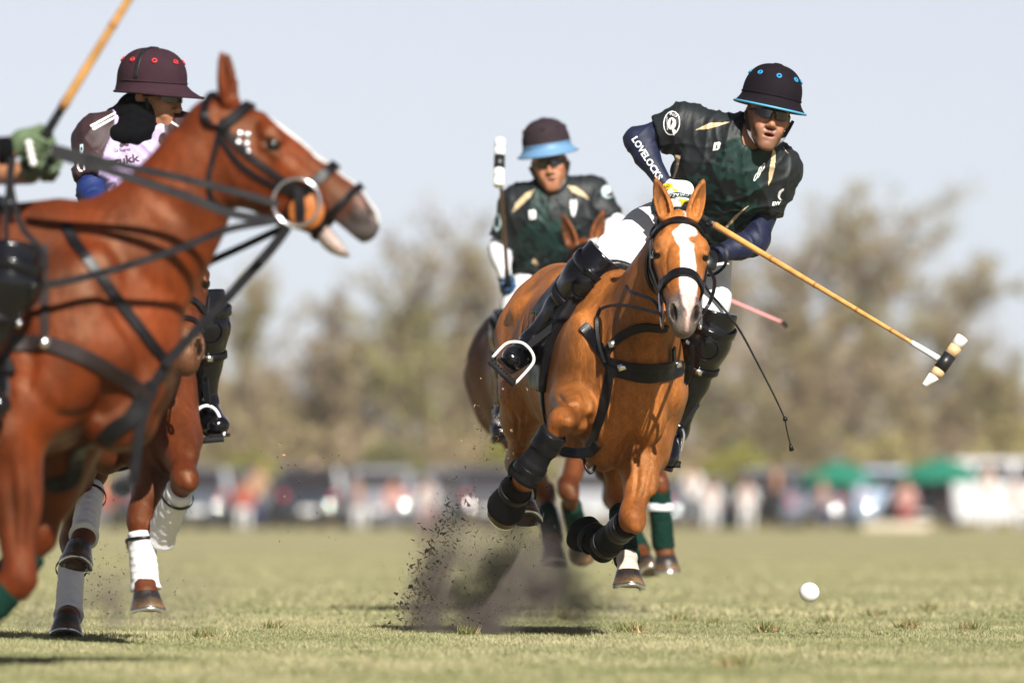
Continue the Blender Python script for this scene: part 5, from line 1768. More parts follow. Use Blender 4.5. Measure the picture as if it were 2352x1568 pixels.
# the air over the field: thin haze that pales the far trees
V_, F_ = box_vf(A(0, 330, 17), A(420, 0, 0), A(0, 400, 0), A(0, 0, 18.5))
hm = bpy.data.materials.new('haze'); hm.use_nodes = True
t_ = hm.node_tree
for q_ in list(t_.nodes):
    if q_.type == 'BSDF_PRINCIPLED': t_.nodes.remove(q_)
pv = t_.nodes.new('ShaderNodeVolumePrincipled'); pv.inputs['Color'].default_value = (.86, .88, .92, 1); pv.inputs['Density'].default_value = .00013; pv.inputs['Anisotropy'].default_value = .0
t_.links.new(pv.outputs[0], t_.nodes['Material Output'].inputs['Volume'])
hz = put('haze', V_, F_, hm, None, False)
hz['kind'] = 'stuff'; hz['label'] = 'pale spring haze over the field'
# ------------------------------------------------------------------ chestnut pony with the white blaze (centre)
def blaze1(C, S, l, d, m, V):
    c = np.interp(S, [.05, .10, .16, .22, .30, .40, .52], [.020, .018, .006, .020, .022, .018, .012])
    w = np.interp(S, [.045, .07, .10, .125, .15, .20, .30, .38, .44, .50, .56], [.0, .018, .036, .050, .038, .028, .030, .036, .034, .026, .006])
    x = np.abs(l - c + .004 * wob(V, 60, 8)) - w
    k = (1 - sstep(-.004, .006, x)) * m * (d > -.075)
    notch = np.exp(-(((S - .155) / .018) ** 2 + ((l - .045) / .022) ** 2))
    k = k * (1 - np.clip(notch * 1.6, 0, 1))
    for s0, l0, r in ((.255, .020, .006), (.275, .018, .004), (.305, .030, .004)):
        k = k * (1 - .9 * np.exp(-(((S - s0) ** 2 + (l - l0) ** 2) / r ** 2)))
    pink = sstep(.42, .50, S)[:, None]
    wc = A(.80, .78, .75) * (1 - pink) + A(.62, .40, .38) * pink
    C = C * (1 - k[:, None]) + wc * k[:, None]
    lip = sstep(.555, .59, S) * m
    return C * (1 - .5 * lip[:, None]) + A(.20, .155, .12) * .5 * lip[:, None]

Y1 = 40.24
CR1 = [([(1454, 880), (1450, 940), (1450, 1000), (1462, 1045)], .014, .016), ([(1335, 870), (1350, 925), (1352, 985), (1338, 1012)], .012, .014), ([(1540, 960), (1515, 1015), (1486, 1050)], .012, .014),
       ([(1452, 1000), (1430, 1015), (1412, 1030)], .009, .009), ([(1466, 1062), (1462, 1110), (1455, 1155)], .010, .010), ([(1496, 1060), (1488, 1110), (1474, 1155)], .007, .009), ([(1392, 745), (1376, 830), (1350, 900)], .010, .022),
       ([(1232, 690), (1224, 760)], .008, .007), ([(1247, 688), (1240, 765)], .007, .007), ([(1218, 700), (1213, 760)], .008, .008), ([(1206, 720), (1196, 790), (1200, 840)], .010, .014), ([(1172, 900), (1185, 960), (1188, 1010)], .010, .010),
       ([(1200, 900), (1204, 960), (1200, 1030)], .007, .008), ([(1375, 872), (1388, 915), (1384, 960)], -.0035, .005), ([(1420, 880), (1412, 930), (1424, 985)], -.003, .0045), ([(1500, 900), (1512, 950), (1500, 1000)], -.0035, .005),
       ([(1440, 760), (1452, 820), (1450, 880)], .008, .016), ([(1500, 790), (1520, 850), (1515, 910)], .008, .018), ([(1280, 905), (1300, 925), (1330, 930)], .009, .009), ([(1330, 1000), (1310, 1020), (1318, 1035)], .007, .008), ([(1470, 1090), (1478, 1130), (1470, 1160)], -.003, .0045),
       ([(1540, 545), (1530, 590), (1532, 640)], .004, .008), ([(1518, 600), (1530, 640), (1540, 690)], -.003, .006), ([(1610, 590), (1612, 640), (1604, 690)], -.003, .006), ([(1530, 700), (1526, 725), (1540, 750)], .003, .005)]
H1 = horse('bright chestnut pony with broad white blaze galloping at the centre', (0.335, Y1, 1.015), math.radians(11), math.radians(-5), math.radians(2),
    P(1563, 490, 39.30), P(1577, 744, 38.86),
    {'FR': [P(1322, 935, 39.78), P(1292, 965, 39.42), P(1207, 1092, 39.50), P(1178, 1140, 39.62), P(1152, 1172, 39.70)],
     'FL': [P(1478, 1035, 39.85), P(1453, 1188, 39.62), P(1385, 1255, 39.90), P(1358, 1228, 39.98), P(1332, 1212, 40.02)],
     'HR': [P(1203, 905, 40.62), P(1190, 1062, 40.95), P(1200, 1128, 40.62), P(1203, 1158, 40.52), P(1208, 1205, 40.44)],
     'HL': [P(1395, 930, 40.62), P(1420, 1140, 40.72), P(1438, 1270, 40.40), P(1443, 1312, 40.30), P(1443, 1352, 40.28)]},
    (.255, .087, .020), .0055, blaze1, bw=.95, creases=CR1, nh=.84, nbu=.055,
    ears=[nrm(A(.27, .12, .93)), nrm(A(-.27, .12, .93))], socks=('HL', 'HR'), hs=.955, headD=(.12, -1, .7), neck_mid=(.01, 0, .02))

root1 = H1.root
T1 = H1.tree
hl = H1.hl
# leg protection
lg = H1.legs
tendon_boot(A(lg['FR'][1]), A(lg['FR'][2]), H1.L, root1, .052)
tendon_boot(A(lg['FL'][1]), A(lg['FL'][2]), H1.L, root1, .050)
bell_boot(*[A(q) for q in lg['FR'][2:]], H1.L, root1)
bell_boot(*[A(q) for q in lg['FL'][2:]], H1.L, root1)
for k_ in ('HR', 'HL'):
    a_, b_ = A(lg[k_][1]), A(lg[k_][2])
    wrap('leg_bandage', lerp(a_, b_, .28), b_ + nrm(b_ - a_) * .035, .049, .053, M['green_wrap'], root1, H1.L, 7, .006)

def head_band(name, pts, w, mat_, parent, tree, hl_, closed=False, th=.007, off=.004):
    return strap(name, [hl_(*p) for p in pts], w, th, mat_, parent, tree, off, closed=closed)
def bridle(H, mat_=None, brow=.034, nose=.034, nose_s=.315, ring=.030, ring_s=.455, ring_l=.068):
    mat_ = mat_ or M['leather']
    hl, T = H.hl, H.tree
    br = sub_empty('bridle', H.root)
    head_band('browband', [(.030, -.100, -.11), (.035, -.098, -.06), (.040, -.075, -.015), (.042, -.03, .01), (.042, .03, .01), (.040, .075, -.015), (.035, .098, -.06), (.030, .100, -.11)], brow, mat_, br, T, hl, th=.016)
    strap('headpiece', [hl(*q) for q in [(.030, -.100, -.10), (-.015, -.094, -.115), (-.05, -.074, -.095), (-.068, -.04, -.055), (-.072, 0, -.035), (-.068, .04, -.055), (-.05, .074, -.095), (-.015, .094, -.115), (.030, .100, -.10)]], .026, .007, mat_, br, face=H.hD - H.hF)
    for s in (-1, 1):
        head_band('cheekpiece', [(.030, s * .11, -.10), (.13, s * .12, -.12), (.24, s * .11, -.12), (.34, s * .09, -.115), (.42, s * .075, -.112)], .020, mat_, br, T, hl)
        head_band('noseband_cheekpiece', [(.030, s * .11, -.125), (.14, s * .12, -.16), (.24, s * .11, -.155), (nose_s, s * .09, -.13)], .016, mat_, br, T, hl)
        V, F = box_vf(hl(.14, s * .104, -.115), H.hF * .010, H.hD * .010, H.hL * .008)
        put('buckle', V, F, M['steel'], br)
        c = hl(ring_s, s * ring_l, -.118 - (.03 if ring > .05 else 0))
        pts = [c + ring * (math.cos(q) * H.hF + math.sin(q) * H.hD) for q in np.linspace(0, 2 * math.pi, 25)[:-1]]
        V, F = tube_vf(pts, .0048, 8, closed=True)
        put('bit_ring', V, F, M['steel'], br)
    lp = []
    for q in np.linspace(0, 2 * math.pi, 15)[:-1]:
        lp.append((nose_s + .012 * math.cos(q), .10 * math.sin(q), -.095 + .115 * math.cos(q)))
    head_band('noseband', lp, nose, mat_, br, T, hl, closed=True, th=.012)
    lp = []
    for q in np.linspace(1.05, 2 * math.pi - 1.05, 13):
        lp.append((.045 - .075 * math.cos(q), .12 * math.sin(q), -.155 + .16 * math.cos(q)))
    head_band('throatlatch', lp, .016, mat_, br, T, hl)
    return br
br1 = bridle(H1, nose_s=.345, brow=.036, nose=.042)
# tan leather cheek guard of the bit, seen edge on beside the mouth
c_ = hl(.47, -.074, -.120)
pts_ = [c_ + .046 * (math.cos(q) * H1.hF + math.sin(q) * H1.hD) for q in np.linspace(0, 2 * math.pi, 21)[:-1]]
V_, F_ = lathe_vf(c_, -H1.hL, [(-.003, .012), (-.003, .047), (.0, .050), (.003, .047), (.003, .012)], 28)
put('bit_guard', V_, F_, M['tan'], br1)
# gag bridge hanging from the noseband to the bit
for s_ in (-1, 1):
    tube('gag_cheek', [hl(.34, s_ * .082, -.12), hl(.40, s_ * .080, -.135), hl(.50, s_ * .075, -.15)], .006, M['steel'], br1)
# breastplate, martingale and straps on neck and chest
bp = sub_empty('breastplate', root1)
def chest(name, px, w, th=.007, mat_=None, off=.004, n=8):
    return strap(name, surfs(T1, px, 39.6), w, th, mat_ or M['leather'], bp, T1, off, n=n)
chest('breast_strap', [(1398, 838), (1430, 852), (1480, 862), (1530, 858), (1566, 842)], .056, .010)
chest('breast_strap', [(1396, 826), (1440, 838), (1490, 842), (1540, 832), (1572, 808)], .026, .009, off=.012)
chest('neck_strap', [(1392, 826), (1402, 800), (1425, 775), (1455, 757), (1490, 750), (1530, 752)], .034, .008, off=.008)
chest('shoulder_strap', [(1338, 748), (1360, 772), (1382, 806), (1402, 838)], .044, .007)
chest('martingale_strap', [(1404, 838), (1396, 890), (1384, 945), (1370, 990), (1352, 1030)], .038, .007)
for px_, py_ in ((1412, 790), (1430, 842), (1548, 836)):
    q_ = surf(T1, px_, py_, .016)
    if q_ is not None:
        V_, F_ = box_vf(q_, A(.014, 0, .004), A(0, .004, 0), A(-.004, 0, .012))
        put('buckle', V_, F_, M['steel'], bp)
# loop hanging under the breast strap
tube('strap_loop', [P(1340, 1046, 39.75), P(1345, 1072, 39.74), P(1356, 1086, 39.73), P(1366, 1072, 39.74), P(1362, 1046, 39.75)], .006, M['leather'], bp)
strap('girth_strap', [P(1290, 1036, 39.80), P(1325, 1040, 39.74), P(1356, 1036, 39.70), P(1372, 1020, 39.66)], .040, .008, M['leather'], bp, face=(0, -1, .2))
sd1 = saddle(H1, 'black saddle on the centre chestnut pony under the leaning rider', low=-.06, f0=-.08, f1=.33, seat=.22, fl0=.06, fl1=.26, slope=-.25)
# ------------------------------------------------------------------ the rider swinging the mallet (centre right)
def camo(V, J, R):
    C = np.tile(A(.009, .030, .026), (len(V), 1))
    n = wob(V, 40, 61) + .8 * wob(V, 90, 62) + .5 * wob(V, 190, 63)
    k = sstep(.05, .25, n)
    C = C * (1 - k[:, None]) + A(.004, .006, .007) * k[:, None]
    # shoulders, sleeves and sides are plain charcoal
    sl_ = nrm(J['shL'] - J['shR'])
    x = (V - J['chest']) @ sl_
    up = nrm(J['neck'] - J['pelvis'])
    z = (V - J['pelvis']) @ up / np.linalg.norm(J['neck'] - J['pelvis'])
    w = np.clip(sstep(.176, .184, np.abs(x) + .22 * (z - .6)), 0, 1)
    C = C * (1 - w[:, None]) + A(.013, .016, .018) * w[:, None]
    return C
M['helmet_navy'] = mat('dark plum helmet felt', (0.0085, 0.0055, 0.009), 0.85, 0.12, var=0.15, vscale=30, bump=0.0006, bscale=400)
M['sky_blue'] = mat('sky blue trim', (0.07, 0.32, 0.50), 0.5, 0.4)
M['vent_blue'] = mat('bright blue vent ring', (0.015, 0.26, 0.52), 0.45, 0.4)
M['glove_white'] = mat('white and grey glove', (0.70, 0.70, 0.70), 0.6, 0.3, bump=0.001, bscale=150)
hand1 = P(1553, 462, 39.88)
mal_a = P(1553, 464, 39.88); mal_b = P(2170, 832, 39.30)
R1 = person('rider in dark green jersey leaning out to swing his mallet at the ball',
    dict(pelvis=P(1562, 556, 40.28), chest=P(1664, 424, 40.05), neck=P(1714, 324, 39.93), head=P(1764, 266, 39.87), hfwd=(.17, -.98, -.03), hup=(.20, .03, .97),
         shR=P(1573, 290, 39.98), elR=P(1463, 322, 39.99), wrR=P(1528, 426, 39.92), shL=P(1788, 388, 40.02), elL=P(1735, 556, 40.02), wrL=P(1634, 588, 39.88),
         hipR=P(1492, 538, 40.24), knR=P(1348, 642, 39.92), anR=P(1226, 786, 40.04), toR=P(1168, 830, 39.84),
         hipL=P(1616, 590, 40.26), knL=P(1622, 782, 39.98), anL=P(1552, 985, 40.10), toL=P(1526, 1064, 39.95)),
    dict(shirt=camo, under=M['navy'], gripR=(hand1, mal_b - mal_a, -1), gripL=(P(1598, 588, 39.80), A(.2, .9, .3)), gloveR=M['glove_white'], gloveL=M['tape_black'],
         mouth=.007, beard=.55, glasses=True, hem=.14, seed=5, sleeve=.56, collar=M['decal_green'], fold=.027,
         helmet=dict(shell=M['helmet_navy'], brimcol=M['helmet_navy'], edgecol=M['sky_blue'], ventcol=M['vent_blue'], front=.046, side=.024, back=.012, lift=.030, vent0=-.10)))

def mallet(label, a, b, head_dir, shaft, head_kind=0, tape=.16, grip=.16, sr=.0135):
    """cane mallet: a = hand end, b = centre of the head"""
    a, b = A(a), A(b)
    t = nrm(b - a)
    root = thing('polo_mallet', label, 'mallet', tuple(a))
    L_ = np.linalg.norm(b - a)
    g0, g1 = a - t * .07, a + t * grip
    tube('grip', [g0, a, g1], [.018, .0165, .0135], M['rubber'], root, 10)
    tube('label_band', [g1, g1 + t * .03], .0135, M['tape_black'], root, 10, n=2)
    sh = [lerp(g1 + t * .02, b - t * tape, u) for u in np.linspace(0, 1, 12)]
    tube('shaft', sh, [sr, sr * .62], shaft, root, 12, n=2)
    for u in (.02, .30, .52, .73, .90):
        q = lerp(g1 + t * .02, b - t * tape, u); r_ = lerp(sr, sr * .62, u)
        V, F = lathe_vf(q - t * .008, t, [(0, r_ * .9), (.005, r_ * 1.13), (.010, r_ * 1.13), (.015, r_ * .9)], 12)
        put('cane_node', V, F, M['cane_knot'] if shaft is M['cane'] else shaft, root)
    tube('neck_tape', [b - t * tape, b - t * .03], [.0105, .0125], M['tape_white'], root, 10, n=6)
    hd = perp(A(head_dir), t)
    hdE = sub_empty('mallet_head', root)
    hl_ = .118
    n = 24
    u = perp(t, hd); v = np.cross(hd, u)
    def ring(s_, r, off=0):
        return [b + hd * s_ + r * (math.cos(q) * u + math.sin(q) * v) + u * off for q in np.linspace(0, 2 * math.pi, n + 1)[:-1]]
    def cyl(name, segs, m_):
        V, F = [], []
        for s_, r, off in segs: V += ring(s_, r, off)
        for i in range(len(segs) - 1):
            for j in range(n): F.append((i * n + j, i * n + (j + 1) % n, (i + 1) * n + (j + 1) % n, (i + 1) * n + j))
        F.append(tuple(reversed(range(n)))); F.append(tuple(range((len(segs) - 1) * n, len(segs) * n)))
        put(name, V, F, m_, hdE)
    R_ = .0245
    cyl('painted_end', [(-hl_, R_ * .93, 0), (-hl_ + .004, R_, 0), (-hl_ + .042, R_, 0)], M['paint_white'])
    wood = M['wood'] if head_kind == 0 else M['paint_white']
    cyl('wood_block', [(-hl_ + .0425, R_ - .0003, 0), (-.034, R_ - .0003, 0)], wood)
    cyl('wrapped_band', [(-.0335, R_ + .0008, 0), (.034, R_ + .0008, 0)], M['tape_black'])
    if head_kind == 1:
        cyl('wood_block', [(.0345, R_ - .0003, 0), (.075, R_ - .0003, 0)], wood)
        cyl('painted_end', [(.0755, R_, 0), (hl_ - .004, R_, 0), (hl_, R_ * .93, 0)], M['paint_white'])
        return root
    cyl('wood_block', [(.0345, R_ - .0003, 0), (.052, R_ - .0003, 0), (.066, R_ * .88, -R_ * .14)], wood)
    cyl('painted_end', [(.0663, R_ * .88, -R_ * .14), (.094, R_ * .66, -R_ * .36), (.113, R_ * .46, -R_ * .55), (.118, R_ * .34, -R_ * .58)], M['paint_white'])
    return root
# the mallet head: long axis runs down to the left as seen from the touchline
m1 = mallet('cane mallet with white taped neck swung out at the right', mal_a, mal_b, P(2120, 872, 39.3) - P(2222, 790, 39.3), M['cane'], sr=.0130)
whip1 = thing('whip', 'thin black flexible whip trailing from the leaning rider', 'whip', tuple(P(1605, 620, 39.85)))
tube('shaft', [P(1600, 590, 39.82), P(1622, 660, 39.75), P(1660, 706, 39.7), P(1700, 760, 39.7), P(1742, 838, 39.7), P(1780, 912, 39.7), P(1803, 962, 39.7)], [.0055, .0052, .0050, .0046, .004, .0035, .003], M['leather'], whip1, 8)
tube('lash', [P(1803, 962, 39.7), P(1808, 990, 39.7), P(1816, 1022, 39.7)], .0028, M['leather'], whip1, 6)
V_, F_ = lathe_vf(P(1803, 956, 39.7), P(1804, 968, 39.7) - P(1803, 956, 39.7), [(0, .003), (.006, .009), (.014, .009), (.020, .003)], 10)
put('knot', V_, F_, M['leather'], whip1)
V_, F_ = lathe_vf(P(1815, 1018, 39.7), P(1819, 1036, 39.7) - P(1815, 1018, 39.7), [(0, .003), (.012, .007), (.028, .010), (.030, .003)], 8)
put('tassel', V_, F_, M['leather'], whip1)
strap('wrist_loop', [P(1628, 566, 39.80), P(1655, 562, 39.74), P(1670, 580, 39.72), P(1664, 610, 39.72), P(1640, 630, 39.76), P(1612, 632, 39.8)], .012, .003, M['leather'], whip1, face=(0, -1, .2))
V_, F_ = sphere_vf(P(1859, 1360, 39.9), .0385, 24)
ball = put('polo_ball', V_ - P(1859, 1360, 39.9), F_, M['ball'])
ball.location = P(1859, 1360, 39.9)
tag(ball, 'white polo ball in the air above the grass at right', 'ball')
# stirrups and leathers of the centre rider
def stirrup(label, loop_px, tread_px, leather_px, Ya, Yl, metal, lw=.028, group='stirrups'):
    root = thing('stirrup', label, 'stirrup', tuple(P(*loop_px[0], Ya)))
    tube('iron', [P(x, y, Ya) for x, y in loop_px], .0062, metal, root, 10)
    a, b = P(*tread_px[0], Ya), P(*tread_px[1], Ya)
    d = nrm(b - a)
    V, F = box_vf((a + b) / 2, (b - a) / 2, np.cross(d, A(0, 1, 0)) * .010, A(0, .030, 0))
    put('tread', V, F, M['rubber'], root)
    for i in range(9):
        q = lerp(a, b, (i + .5) / 9)
        V, F = lathe_vf(q + A(0, -.024, 0) + np.cross(d, A(0, 1, 0)) * .006, np.cross(d, A(0, 1, 0)) + A(0, -.6, 0), [(0, .0055), (.010, .0045), (.012, .003)], 6)
        put('grip_stud', V, F, M['rubber'], root)
    pts = [P(x, y, Y) for (x, y), Y in zip(leather_px, np.linspace(Ya, Yl, len(leather_px)))]
    strap('stirrup_leather', pts, lw, .006, M['neoprene'], root, face=(-0.5, -.8, -.15))
    return root
st1 = stirrup('white stirrup iron tilted round the boot at the left of the centre pony', [(1131, 821), (1160, 791), (1183, 785), (1204, 790), (1221, 808), (1226, 827), (1216, 845), (1183, 881)], [(1124, 830), (1181, 884)],
    [(1206, 800), (1245, 770), (1300, 728), (1360, 690), (1400, 668)], 39.86, 39.95, M['white_metal'])
st2 = stirrup('dark stirrup iron behind the boot right of the centre pony', [(1545, 1010), (1546, 985), (1556, 976), (1567, 986), (1570, 1006), (1562, 1040)], [(1530, 1068), (1563, 1068)],
    [(1556, 985), (1568, 960), (1585, 930)], 40.02, 40.1, M['steel'], .020)
strap('spur_strap', [P(1552, 990, 39.98), P(1570, 975, 39.97), P(1590, 948, 39.97), P(1605, 928, 39.97)], .014, .004, M['leather'], st2, face=(0, -1, .2))
# reins from both bit rings to the left hand
def reins(parent, ptsets, w=.016):
    for pts in ptsets:
        strap('rein', pts, w, .004, M['leather'], parent, face=(0, -1, .3))
rn1 = thing('reins', 'black reins running from the centre pony bit to the rider hand', 'reins', tuple(H1.hl(.46, -.07, -.12)))
reins(rn1, [[H1.hl(.46, -.075, -.12), P(1440, 702, 39.35), P(1390, 705, 39.6), P(1372, 725, 39.66), P(1374, 780, 39.62), P(1390, 832, 39.55)],
            [H1.hl(.47, -.075, -.13), P(1500, 690, 39.2), P(1440, 660, 39.5), P(1500, 610, 39.78), P(1590, 590, 39.85)],
            [H1.hl(.46, .075, -.12), P(1632, 690, 39.1), P(1640, 640, 39.4), P(1606, 600, 39.8)],
            [P(1372, 725, 39.66), P(1390, 690, 39.74), P(1440, 650, 39.85), P(1480, 625, 39.9)],
            [P(1575, 782, 39.3), P(1590, 800, 39.3), P(1588, 850, 39.35), P(1575, 880, 39.4), P(1580, 820, 39.35)]], .014)
# print on the jersey
T = R1.shirt_tree
sh = R1.shirt
for p_ in ([(1596, 299), (1630, 283), (1678, 281), (1652, 290), (1624, 297)], [(1649, 235), (1682, 245), (1671, 247), (1658, 243)],
           [(1775, 339), (1781, 350), (1780, 382), (1772, 413), (1764, 427), (1766, 394), (1771, 363)], [(1797, 336), (1810, 353), (1803, 347)],
           [(1550, 355), (1564, 358), (1558, 388), (1550, 410), (1545, 410), (1553, 388), (1555, 372)], [(1723, 468), (1703, 489), (1671, 523), (1666, 520), (1687, 495)]):
    stamp_poly('beige_panel', T, p_, M['decal_beige'], sh)
stamp_poly('logo', T, [(1641, 328), (1653, 326), (1656, 329), (1653, 341), (1649, 345), (1637, 346)], M['decal_white'], sh, .8, holes=[[(1645, 334), (1649, 332), (1647, 336), (1648, 340), (1643, 342), (1645, 338)]])
for (cx_, cy_) in ((1748, 388), (1739, 403)):
    for dx_ in (-3, 4):
        stamp_poly('logo', T, ell_pts(cx_ + dx_, cy_ - dx_, 3.4, 11, .42), M['decal_white'], sh, .7, holes=[ell_pts(cx_ + dx_, cy_ - dx_, 1.4, 8.5, .42)])
stamp_poly('emblem', T, ell_pts(1543, 283, 19, 28, .12), M['decal_white'], sh, .8, holes=[ell_pts(1543, 283, 16.5, 25.5, .12)])
stamp_poly('emblem', T, ell_pts(1543, 284, 9.5, 14, .15), M['decal_white'], sh, .8, holes=[[(1542, 272), (1546, 280), (1541, 292), (1540, 284)]])
stamp_poly('emblem', T, [(1545, 292), (1552, 300), (1548, 312), (1544, 300)], M['decal_white'], sh, .8)
stamp_text('lettering', T, 'ING', 1547, 264, 7, .35, M['decal_white'], sh, bold=.01)
stamp_text('lettering', T, 'ARGENTINA', 1533, 283, 4, 1.5, M['decal_white'], sh)
stamp_poly('emblem', T, ell_pts(1797, 446, 10, 14, .5), M['decal_white'], sh, .8, holes=[ell_pts(1800, 448, 8, 12, .5), ell_pts(1806, 436, 6, 8, .5)])
stamp_text('lettering', T, 'EW', 1783, 467, 9, -.1, M['decal_white'], sh, bold=.03, shear=.3)
stamp_poly('zip', T, [(1694, 322), (1697, 322), (1702, 360), (1699, 362)], M['decal_green'], sh, .8)
tu = bvh(*R1.underR)
stamp_text('lettering', tu, 'LOVELOCKS', 1487, 364, 15.5, math.radians(57.5), M['decal_white'], R1.root, bold=.03, width=112)
tg = bvh(*R1.handR)
stamp_poly('glove_panel', tg, ell_pts(1530, 429, 16, 8, -.25), M['decal_yellow'], R1.root, .8)
stamp_text('lettering', tg, 'ona', 1530, 428, 6, math.pi - .2, M['tape_black'], R1.root, off=.003)
stamp_poly('glove_panel', tg, [(1516, 450), (1556, 441), (1588, 447), (1590, 456), (1556, 452), (1520, 462)], M['decal_green'], R1.root, .8)
stamp_text('lettering', tg, 'CASAZAP', 1556, 448, 6, math.pi - .06, M['decal_white'], R1.root, off=.003, width=52)
stamp_poly('glove_panel', tg, [(1524, 462), (1540, 458), (1548, 472), (1530, 476)], M['decal_yellow'], R1.root, .8)
stamp_poly('glove_panel', tg, [(1562, 456), (1576, 458), (1584, 476), (1566, 474)], M['decal_yellow'], R1.root, .8)
stamp_poly('glove_panel', tg, [(1544, 432), (1556, 436), (1556, 440), (1545, 440)], M['decal_yellow'], R1.root, .8)
# ------------------------------------------------------------------ second pony, behind the first
def plain_star(C, S, l, d, m, V):
    k = np.exp(-(((S - .16) / .02) ** 2 + (l / .012) ** 2)) * m * (d > -.05)
    return C * (1 - k[:, None]) + A(.7, .68, .65) * k[:, None]
H2 = horse('dark chestnut pony half hidden behind the centre pony', (0.270, 49.3, 1.08), math.radians(19), math.radians(-2), 0,
    P(1340, 552, 48.35), P(1372, 720, 47.95),
    {'FR': [P(1345, 985, 48.75), P(1305, 1125, 48.35), P(1325, 1215, 48.65), P(1332, 1240, 48.75), P(1335, 1268, 48.82)],
     'FL': [P(1490, 990, 48.85), P(1512, 1108, 48.55), P(1524, 1248, 48.60), P(1529, 1275, 48.58), P(1530, 1312, 48.58)],
     'HR': [P(1195, 1000, 49.75), P(1252, 1140, 50.05), P(1268, 1232, 49.75), P(1270, 1260, 49.68), P(1271, 1302, 49.62)],
     'HL': [P(1398, 1000, 49.75), P(1408, 1140, 50.05), P(1468, 1262, 49.60), P(1480, 1288, 49.52), P(1490, 1322, 49.46)]},
    (.105, .030, .009), .009, plain_star, ears=[nrm(A(.25, .2, .93)), nrm(A(-.30, .1, .93))], headD=(-.10, -1, .6))
wrap('leg_bandage', lerp(A(H2.legs['FL'][1]), A(H2.legs['FL'][2]), .12), A(H2.legs['FL'][2]) + A(0, 0, -.02), .055, .056, M['green_wrap'], H2.root, H2.L, 8)
band('bandage_tape', lerp(A(H2.legs['FL'][1]), A(H2.legs['FL'][2]), .40), A(0, 0, 1), .060, .034, M['white_wrap'], H2.root, .004)
for k_ in ('FR', 'HR', 'HL'):
    a_, b_ = A(H2.legs[k_][1]), A(H2.legs[k_][2])
    wrap('leg_bandage', lerp(a_, b_, .35), b_ + nrm(b_ - a_) * .03, .050, .054, M['green_wrap'], H2.root, H2.L, 7)
br2 = bridle(H2, brow=.040)
V_, F_ = box_vf(H2.hl(.042, .045, .012), H2.hL * .022, H2.hF * .018, H2.hD * .008)
put('brow_badge', V_, F_, M['paint_white'], br2)
saddle(H2, 'black saddle on the pony behind the centre one')

M['helmet_grey'] = mat('grey plum helmet felt', (0.030, 0.020, 0.025), 0.85, 0.12, var=0.12, vscale=30, bump=0.0006, bscale=400)
M['brim_blue'] = mat('pale blue brim', (0.12, 0.25, 0.42), 0.5, 0.4)
M['glove_blue'] = mat('blue glove', (0.008, 0.05, 0.13), 0.55, 0.35, var=0.3, vscale=50)
h2a, h2b = P(1167, 661, 48.95), P(1147, 374, 47.75)
R2 = person('rider in dark green jersey and sunglasses holding his mallet upright',
    dict(pelvis=P(1262, 636, 49.20), chest=P(1266, 530, 49.05), neck=P(1268, 452, 49.0), head=P(1262, 376, 48.95), hfwd=(-.04, -1, -.06), hup=(-.15, -.02, .98),
         shR=P(1190, 468, 49.02), elR=P(1146, 572, 49.05), wrR=P(1160, 632, 48.94), shL=P(1356, 446, 49.02), elL=P(1414, 520, 48.95), wrL=P(1376, 572, 48.75),
         hipR=P(1226, 648, 49.2), knR=P(1172, 770, 48.75), anR=P(1160, 945, 49.0), toR=P(1146, 1000, 48.85),
         hipL=P(1304, 648, 49.2), knL=P(1366, 770, 48.75), anL=P(1376, 945, 49.0), toL=P(1388, 1000, 48.85)),
    dict(shirt=camo, under=M['white_sleeve'], gripR=(h2a, h2b - h2a, 1), gripL=(P(1362, 584, 48.70), A(.6, -.3, .2)), gloveR=M['glove_blue'], gloveL=M['glove_blue'],
         mouth=.003, beard=.1, glasses=True, hem=.03, seed=15, sleeve=.80, fold=.022,
         helmet=dict(shell=M['helmet_grey'], brimcol=M['brim_blue'], edgecol=M['brim_blue'], ventcol=M['helmet_grey'], front=.038, side=.026, back=.02, lift=.044, edge_r=.006)), h=.007, hh=.004)
mallet('mallet held upright by the rider in sunglasses', h2a, h2b, A(.02, .25, 1), M['cane_dark'], 1, tape=.05, sr=.0115)
w2 = thing('whip', 'pink handled whip pointing right behind the leaning rider', 'whip', tuple(P(1420, 580, 48.7)))
tube('shaft', [P(1366, 556, 48.7), P(1500, 614, 48.7), P(1665, 685, 48.7), P(1795, 740, 48.7)], .0075, M['pink'], w2, 8)
tube('tip', [P(1795, 740, 48.7), P(1803, 744, 48.7), P(1808, 752, 48.7)], .010, M['rubber'], w2, 8)
T = R2.shirt_tree; sh = R2.shirt
for p_ in ([(1177, 489), (1184, 467), (1206, 445), (1228, 435), (1220, 451), (1196, 473)], [(1303, 427), (1322, 429), (1341, 442), (1354, 459), (1338, 451), (1316, 442)], [(1306, 394), (1331, 394), (1343, 400), (1316, 402)],
           [(1226, 590), (1238, 606), (1232, 612), (1222, 602)]):
    stamp_poly('beige_panel', T, p_, M['decal_beige'], sh)
stamp_poly('logo', T, [(1215, 484), (1228, 482), (1230, 486), (1230, 503), (1216, 504)], M['decal_white'], sh, holes=[ell_pts(1222, 494, 2, 4)])
for dx_ in (-4, 4):
    stamp_poly('logo', T, ell_pts(1317 + dx_ * .6, 478, 4.5, 20, .12 * dx_ / 4), M['decal_white'], sh, 1.0, holes=[ell_pts(1317 + dx_ * .6, 478, 1.5, 15, .12 * dx_ / 4)])
stamp_poly('emblem', T, ell_pts(1396, 440, 15, 15), M['decal_teal'], sh, holes=[ell_pts(1399, 443, 9, 9)])
stamp_poly('emblem', T, ell_pts(1395, 438, 7, 6, .6), M['decal_white'], sh)
stamp_poly('emblem', T, ell_pts(1142, 509, 9, 22), M['decal_teal'], sh, holes=[ell_pts(1143, 510, 5, 14)])
